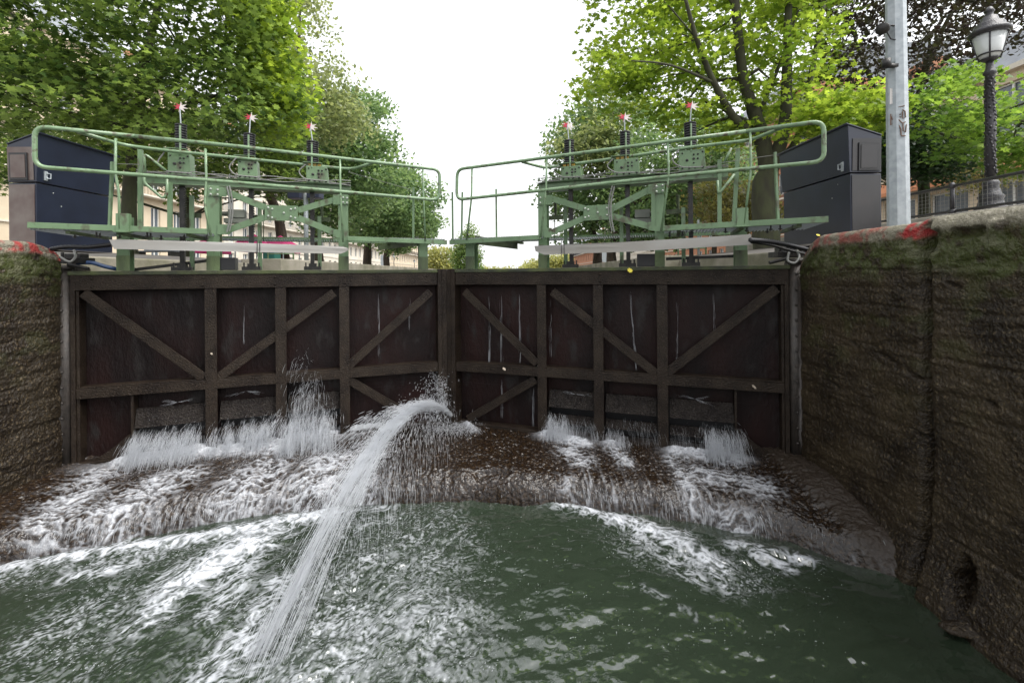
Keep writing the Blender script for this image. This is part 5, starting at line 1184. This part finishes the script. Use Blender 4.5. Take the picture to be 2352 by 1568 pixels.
# main jet: P(t) = p0 + h*t, z = z0 + b t - c t^2 with t 0..1 ; time scale tau so that g = 2c/tau^2
def jet(n, ncl, spread_v, inner, tlo, thi, lmin, lmax, rmin, rmax, b_=2.26, dx=-.73, dy=-3.35, p0=(-.82, 6.1, -1.89)):
    """threads in ncl clusters: each cluster is a lump of water torn off the jet"""
    c = 2.73; ct = tlo + (thi - tlo) * R.random(ncl); cv = np.stack([R.normal(dx, spread_v * .55, ncl), R.normal(dy, spread_v, ncl), R.normal(b_, spread_v * .5, ncl)], -1)
    wgt = R.random(ncl) ** 2.2 + .02; k = R.choice(ncl, n, p=wgt / wgt.sum()); ln = R.uniform(lmin, lmax, n) * (.4 + ct[k])
    t0 = ct[k] + R.normal(0, .035, n); ok = (t0 > 0) & (t0 < 1.02); k = k[ok]; t0 = t0[ok]; ln = ln[ok]; n = len(k)
    P0 = np.array(p0)[None, :] + R.normal(0, .014, (n, 3)); V = cv[k] + R.normal(0, inner, (n, 3))
    lat = (V[:, 0] - dx) * 30; ver = (V[:, 2] - b_) * 30 + (V[:, 1] - dy) * 12
    ok = vn(t0 * 9 + lat * .3, lat + ver * .7, 4) > (.22 + .34 * t0); P0, V, t0, ln = P0[ok], V[ok], t0[ok], ln[ok]; n = len(t0)
    return arc_threads(P0, V, t0, np.minimum(t0 + ln, 1.06), R.uniform(rmin, rmax, n), 5, 2 * c)
parts_ = [jet(8500, 260, .105, .028, .0, 1, .006, .045, .0005, .0019), jet(4000, 420, .13, .035, .05, 1, .006, .035, .0005, .0016), jet(4800, 110, .032, .018, .0, 1, .012, .06, .0006, .0024),
          jet(4200, 110, .06, .022, .25, 1, .01, .07, .0005, .0018, 2.2, -.62, -3.25), jet(6500, 2000, .24, .035, .05, 1, .002, .008, .0009, .0032)]
P = np.concatenate([q[0] for q in parts_]); rr = np.concatenate([q[1] for q in parts_]); ok = P[..., 2].mean(1) > WZ - .02; strands('water_jet', P[ok], rr[ok], 'long white jet of water arching from the gate mitre down to the lower left')
# fan thrown to the left
n = 3400; P0 = np.array([-.86, 6.02, -1.86])[None, :] + R.normal(0, .02, (n, 3)); th = R.uniform(0, 1, n)
V = np.stack([-.9 - 2.2 * th + R.normal(0, .12, n), -1.1 - .5 * th + R.normal(0, .12, n), 2.35 - .55 * th + R.normal(0, .12, n)], -1)
t0 = R.uniform(.04, .52, n); P, rr = arc_threads(P0, V, t0, t0 + R.uniform(.006, .03, n), R.uniform(.0012, .0036, n), 4); ok = (P[:, 0, 2] > -2.2) & (vn(th * 9, t0 * 22 + th * 7, 2) > .36)
strands('water_spray', P[ok], rr[ok], 'speckled fan of spray thrown left from the foot of the gate mitre', 'spray')
# plume standing up at the mitre
n = 1100; P0 = np.array([-.88, 6.0, -1.85])[None, :] + R.normal(0, .02, (n, 3)); V = np.stack([R.normal(-.28, .22, n), R.normal(-.5, .2, n), R.uniform(1.8, 3.55, n)], -1)
t0 = R.uniform(.05, .62, n); P, rr = arc_threads(P0, V, t0, t0 + R.uniform(.004, .02, n), R.uniform(.0018, .0052, n), 4); ok = P[:, 0, 2] > -2.1
strands('water_spray', P[ok], rr[ok], 'small upright plume of drops in front of the mitre post', 'spray')
# splash at the foot of the mitre
n = 1400; P0 = np.array([-.78, 5.95, -2.02])[None, :] + np.stack([R.normal(0, .12, n), R.normal(0, .06, n), np.zeros(n)], -1); V = np.stack([R.normal(.15, .6, n), R.normal(-.5, .4, n), R.uniform(.2, 1.5, n)], -1)
t0 = R.uniform(0, .2, n); P, rr = arc_threads(P0, V, t0, t0 + R.uniform(.01, .03, n), R.uniform(.0012, .003, n), 4); ok = P[:, 0, 2] > -2.12
strands('water_spray', P[ok], rr[ok], 'low splash on the stone at the foot of the gate mitre', 'spray')
# drizzle falling from the jet
n = 1700; tj = R.uniform(.12, .75, n); P0 = np.stack([-.82 - .73 * tj + R.normal(.10, .11, n), 6.1 - 3.35 * tj + R.normal(0, .12, n), -1.89 + 2.26 * tj - 2.73 * tj ** 2 - .02 + R.normal(0, .03, n)], -1)
V = np.stack([R.normal(.02, .12, n), R.normal(-.6, .25, n), R.normal(-.3, .3, n)], -1); t0 = R.uniform(0, .36, n)
P, rr = arc_threads(P0, V, t0, t0 + R.uniform(.008, .035, n), R.uniform(.0006, .0018, n), 4); ok = P[:, -1, 2] > WZ - .01
strands('water_spray', P[ok], rr[ok], 'thin drizzle of drops falling beneath the long white jet', 'spray')
# curtains under the sluices
def curtain(G, px0, px1, ztop, n, lb, out=.55, dens_edge=None, rmax=.0045, up=0.0):
    n = int(n * 2.0); kk = 60; cu_ = R.uniform(0, 1, kk); wk = R.random(kk) ** 1.5 + .1; ki = R.choice(kk, n, p=wk / wk.sum()); uo = np.where(R.random(n) < .65, np.clip(cu_[ki] + R.normal(0, .010, n), 0, 1), R.uniform(0, 1, n))
    a = np.array(G.offset(.02).ptz(px0, 0)); b = np.array(G.offset(.02).ptz(px1, 0)); P0 = a[None, :] + (b - a)[None, :] * uo[:, None]; P0[:, 2] = ztop + R.normal(0, .035, n)
    nrm = -np.array(G.n); V = nrm[None, :] * np.abs(R.normal(out * (.3 + 1.5 * R.random(kk))[ki], out * .30, n))[:, None] + np.array([-.12 if G is GL else .10, -.1, 0])[None, :] * 1.5 + np.array(G.d)[None, :] * (R.normal(0, .22, kk)[ki] + R.normal(0, .06, n))[:, None]; V[:, 2] += (R.normal(up, .15 + up * .5, kk)[ki] + R.normal(0, .16, n)); P0[:, 2] -= .07 * (R.random(kk) ** 2)[ki]
    t0 = (.20 + up * .24) * R.random(n) ** .6; ln = R.uniform(.015, .085, n); P, rr = arc_threads(P0, V, t0, t0 + ln, R.uniform(.0004, rmax * .42, n), 6); sd_n = int(R.integers(0, 11)); den = .55 * vn(uo * 15, t0 * 5, sd_n) + .45 * vn(uo * 38, t0 * 9, sd_n + 1); kp = (den > .62 - 1.5 * t0) & (R.random(n) < .12 + 5 * t0); P, rr, t0 = P[kp], rr[kp], t0[kp]; P[..., 2] = np.maximum(P[..., 2], -2.16); rr = rr * np.minimum(.45 + 3.2 * t0, 1.5)[:, None]
    ok = (P[:, 0, 2] > -2.10); P, rr = P[ok], rr[ok]
    m2 = int(n * .8); foot = P[R.integers(0, len(P), m2), 0, :].copy(); foot[:, 2] = -2.11; foot += nrm[None, :] * R.uniform(0, out * .45, m2)[:, None]     # splash at the foot
    V = np.stack([R.normal(-.15 if G is GL else .1, .45, m2), R.normal(-.45, .35, m2), R.uniform(.1, 1.25, m2) * R.random(m2)], -1); t0 = R.uniform(0, .15, m2)
    P2, r2 = arc_threads(foot, V, t0, t0 + R.uniform(.006, .025, m2), R.uniform(.0006, .0024, m2), 6); P2[..., 2] = np.maximum(P2[..., 2], -2.14)
    strands('water_curtain', np.concatenate([P, P2]), np.concatenate([rr, r2]), lb, 'falling water')
curtain(GL, 310, 468, -1.72, 2600, 'white curtain of water under the left leaf nearest the left wall', .75)
curtain(GL, 497, 632, -1.72, 2400, 'white curtain of water falling between the first two stiles of the left leaf', .65)
curtain(GL, 655, 780, -1.72, 2600, 'churning white water under the third bay of the left leaf', .7, up=.5)
curtain(GL, 690, 740, -1.50, 600, 'grey spout of spray rising against the third bay of the left leaf', .35, up=1.3, rmax=.0025)
curtain(GR, 1255, 1300, -1.78, 1500, 'white fall beside the first stile of the right leaf', .5)
curtain(GR, 1300, 1362, -1.80, 500, 'thin threads of water in the first sluice bay of the right leaf', .35, rmax=.0025)
curtain(GR, 1386, 1425, -1.86, 650, 'small white fall in the middle sluice bay of the right leaf', .6)
curtain(GR, 1425, 1505, -1.75, 180, 'sparse drips in the middle sluice bay of the right leaf', .2, rmax=.002)
curtain(GR, 1610, 1692, -1.72, 2300, 'strong white fall near the right wall at the end of the right leaf', .75)
curtain(GR, 1535, 1610, -1.80, 250, 'sparse drips in the third sluice bay of the right leaf', .25, rmax=.002)
# fan shaped leaks in the bays
def leak(G, px, py, n, dirs, lb):
    n = int(n * .45); o_ = np.array(G.offset(.06).pt(px, py)); d = np.array(G.d); k = R.choice(dirs, n) + R.normal(0, .10, n); sp = R.uniform(.25, 1.0, n)
    V = d[None, :] * np.cos(k)[:, None] * sp[:, None] * 3.6 - np.array(G.n)[None, :] * .12; V[:, 2] = np.sin(k) * sp * 2.2; t0 = R.uniform(0, .04, n)
    P, rr = arc_threads(np.repeat(o_[None, :], n, 0), V, t0, t0 + R.uniform(.01, .03, n), R.uniform(.00025, .0007, n), 4); strands('water_leak', P, rr, lb, 'leak')
leak(GL, 408, 924, 260, [2.6, .4, 3.2], 'fan shaped leak in the first lower bay of the left leaf'); leak(GL, 566, 898, 220, [-.35, 3.4, -.1], 'fan shaped leak in the second lower bay of the left leaf')
leak(GR, 1596, 916, 260, [2.65, .45, 3.5], 'fan shaped leak in the last sluice bay of the right leaf'); leak(GR, 1322, 905, 160, [.35, 3.0], 'fan shaped leak in the first sluice bay of the right leaf')
# thin trickles down the plates
def trickle(G, px, y0, y1, lb, dense=1.0, lean=0):
    n = int(34 * dense); P_ = []; R_ = []
    for i in range(n):
        ya = R.uniform(y0, y1 - 10); yb = min(y1, ya + R.uniform(10, 55)); xx = px + R.normal(0, 1.2) + lean * (ya - y0); k = 5; row = []
        for j in range(k): yy = ya + (yb - ya) * j / (k - 1); row.append(np.array(G.offset(.10).pt(xx + lean * (yy - ya), yy)))
        P_.append(row); R_.append(R.uniform(.0004, .0015) * np.sin(np.linspace(.2, 2.94, k)))
    strands('water_trickle', np.array(P_), np.array(R_), lb, 'trickle')
trickle(GR, 1124, 668, 834, 'trickle down the first upper bay of the right leaf, nearest the mitre'); trickle(GR, 1151, 668, 834, 'middle trickle of the three beside the mitre on the right leaf'); trickle(GR, 1194, 668, 834, 'trickle left of the first stile on the right leaf', 1.3)
trickle(GR, 1446, 668, 852, 'long slanting trickle in the third upper bay of the right leaf', 1.6, .09); trickle(GR, 1265, 680, 820, 'faint trickle right of the first stile of the right leaf', .5); trickle(GR, 1640, 668, 760, 'faint trickle high in the last bay of the right leaf', .4)
trickle(GR, 1555, 690, 850, 'faint drips by the last long brace of the right leaf', .5); trickle(GL, 870, 672, 820, 'faint trickle in the last upper bay of the left leaf', .6); trickle(GL, 940, 675, 760, 'faint drips near the mitre on the left leaf', .5)
trickle(GL, 560, 700, 790, 'faint drips in the second upper bay of the left leaf', .4); trickle(GR, 1153, 870, 960, 'trickle in the lower mitre bay of the right leaf', .6); trickle(GR, 1225, 880, 980, 'thin water beside the first stile low on the right leaf', .8)
# threads over the lip of the sill
n = 3800; xx = R.uniform(XL + .2, XR - .1, n); keep = R.random(n) < np.interp(xx, [-4.9, -4.2, -3.4, -2.4, -1.6, -.9, -.3, .3, .8, 1.3, 1.9, 2.3, 2.6, 3.1], [.1, .35, .6, 1, .9, .2, .05, .12, .6, .5, .7, .6, .15, .1]); xx = xx[keep]; n = len(xx)
keep = vn(xx * 9, xx * 0, 3) > .35; xx = xx[keep]; n = len(xx)
P0 = np.stack([xx, lip(xx) - .01 + R.normal(0, .015, n), np.full(n, -2.15) + R.normal(0, .02, n)], -1); V = np.stack([R.normal(0, .1, n), -np.abs(R.normal(.35, .18, n)), R.normal(0, .1, n)], -1)
t0 = R.uniform(0, .14, n); P, rr = arc_threads(P0, V, t0, t0 + R.uniform(.02, .06, n), R.uniform(.0006, .0024, n), 4); P[..., 2] = np.maximum(P[..., 2], WZ - .01)
strands('water_curtain', P, rr, 'threads of water dropping over the curved stone lip', 'falling water')
# droplets and bubbles on the pool
n = 2600; q_ = []
pxs = R.uniform(60, 1150, n); pys = R.uniform(1190, 1548, n)
e = vn(pxs / 60, pys / 60, 3); k_ = e > .42; pxs, pys = pxs[k_], pys[k_]
px2 = R.uniform(1150, 1950, 420); py2 = R.uniform(1180, 1500, 420) ; pxs = np.concatenate([pxs, px2]); pys = np.concatenate([pys, py2])
P0 = np.array([list(on_z(a_, b_, WZ)) for a_, b_ in zip(pxs, pys)]); ok = P0[:, 1] < lip(P0[:, 0]) - .03; P0 = P0[ok]; n = len(P0); P0[:, 2] += R.uniform(.0, .05, n) ** 1.3
V = np.stack([R.normal(-.4, .3, n), R.normal(-.6, .3, n), R.normal(.1, .3, n)], -1)
P, rr = arc_threads(P0, V, np.zeros(n), R.uniform(.004, .016, n), R.uniform(.0010, .0030, n), 4); strands('water_spray', P, rr, 'drops and bubbles scattered over the churning green pool', 'spray')
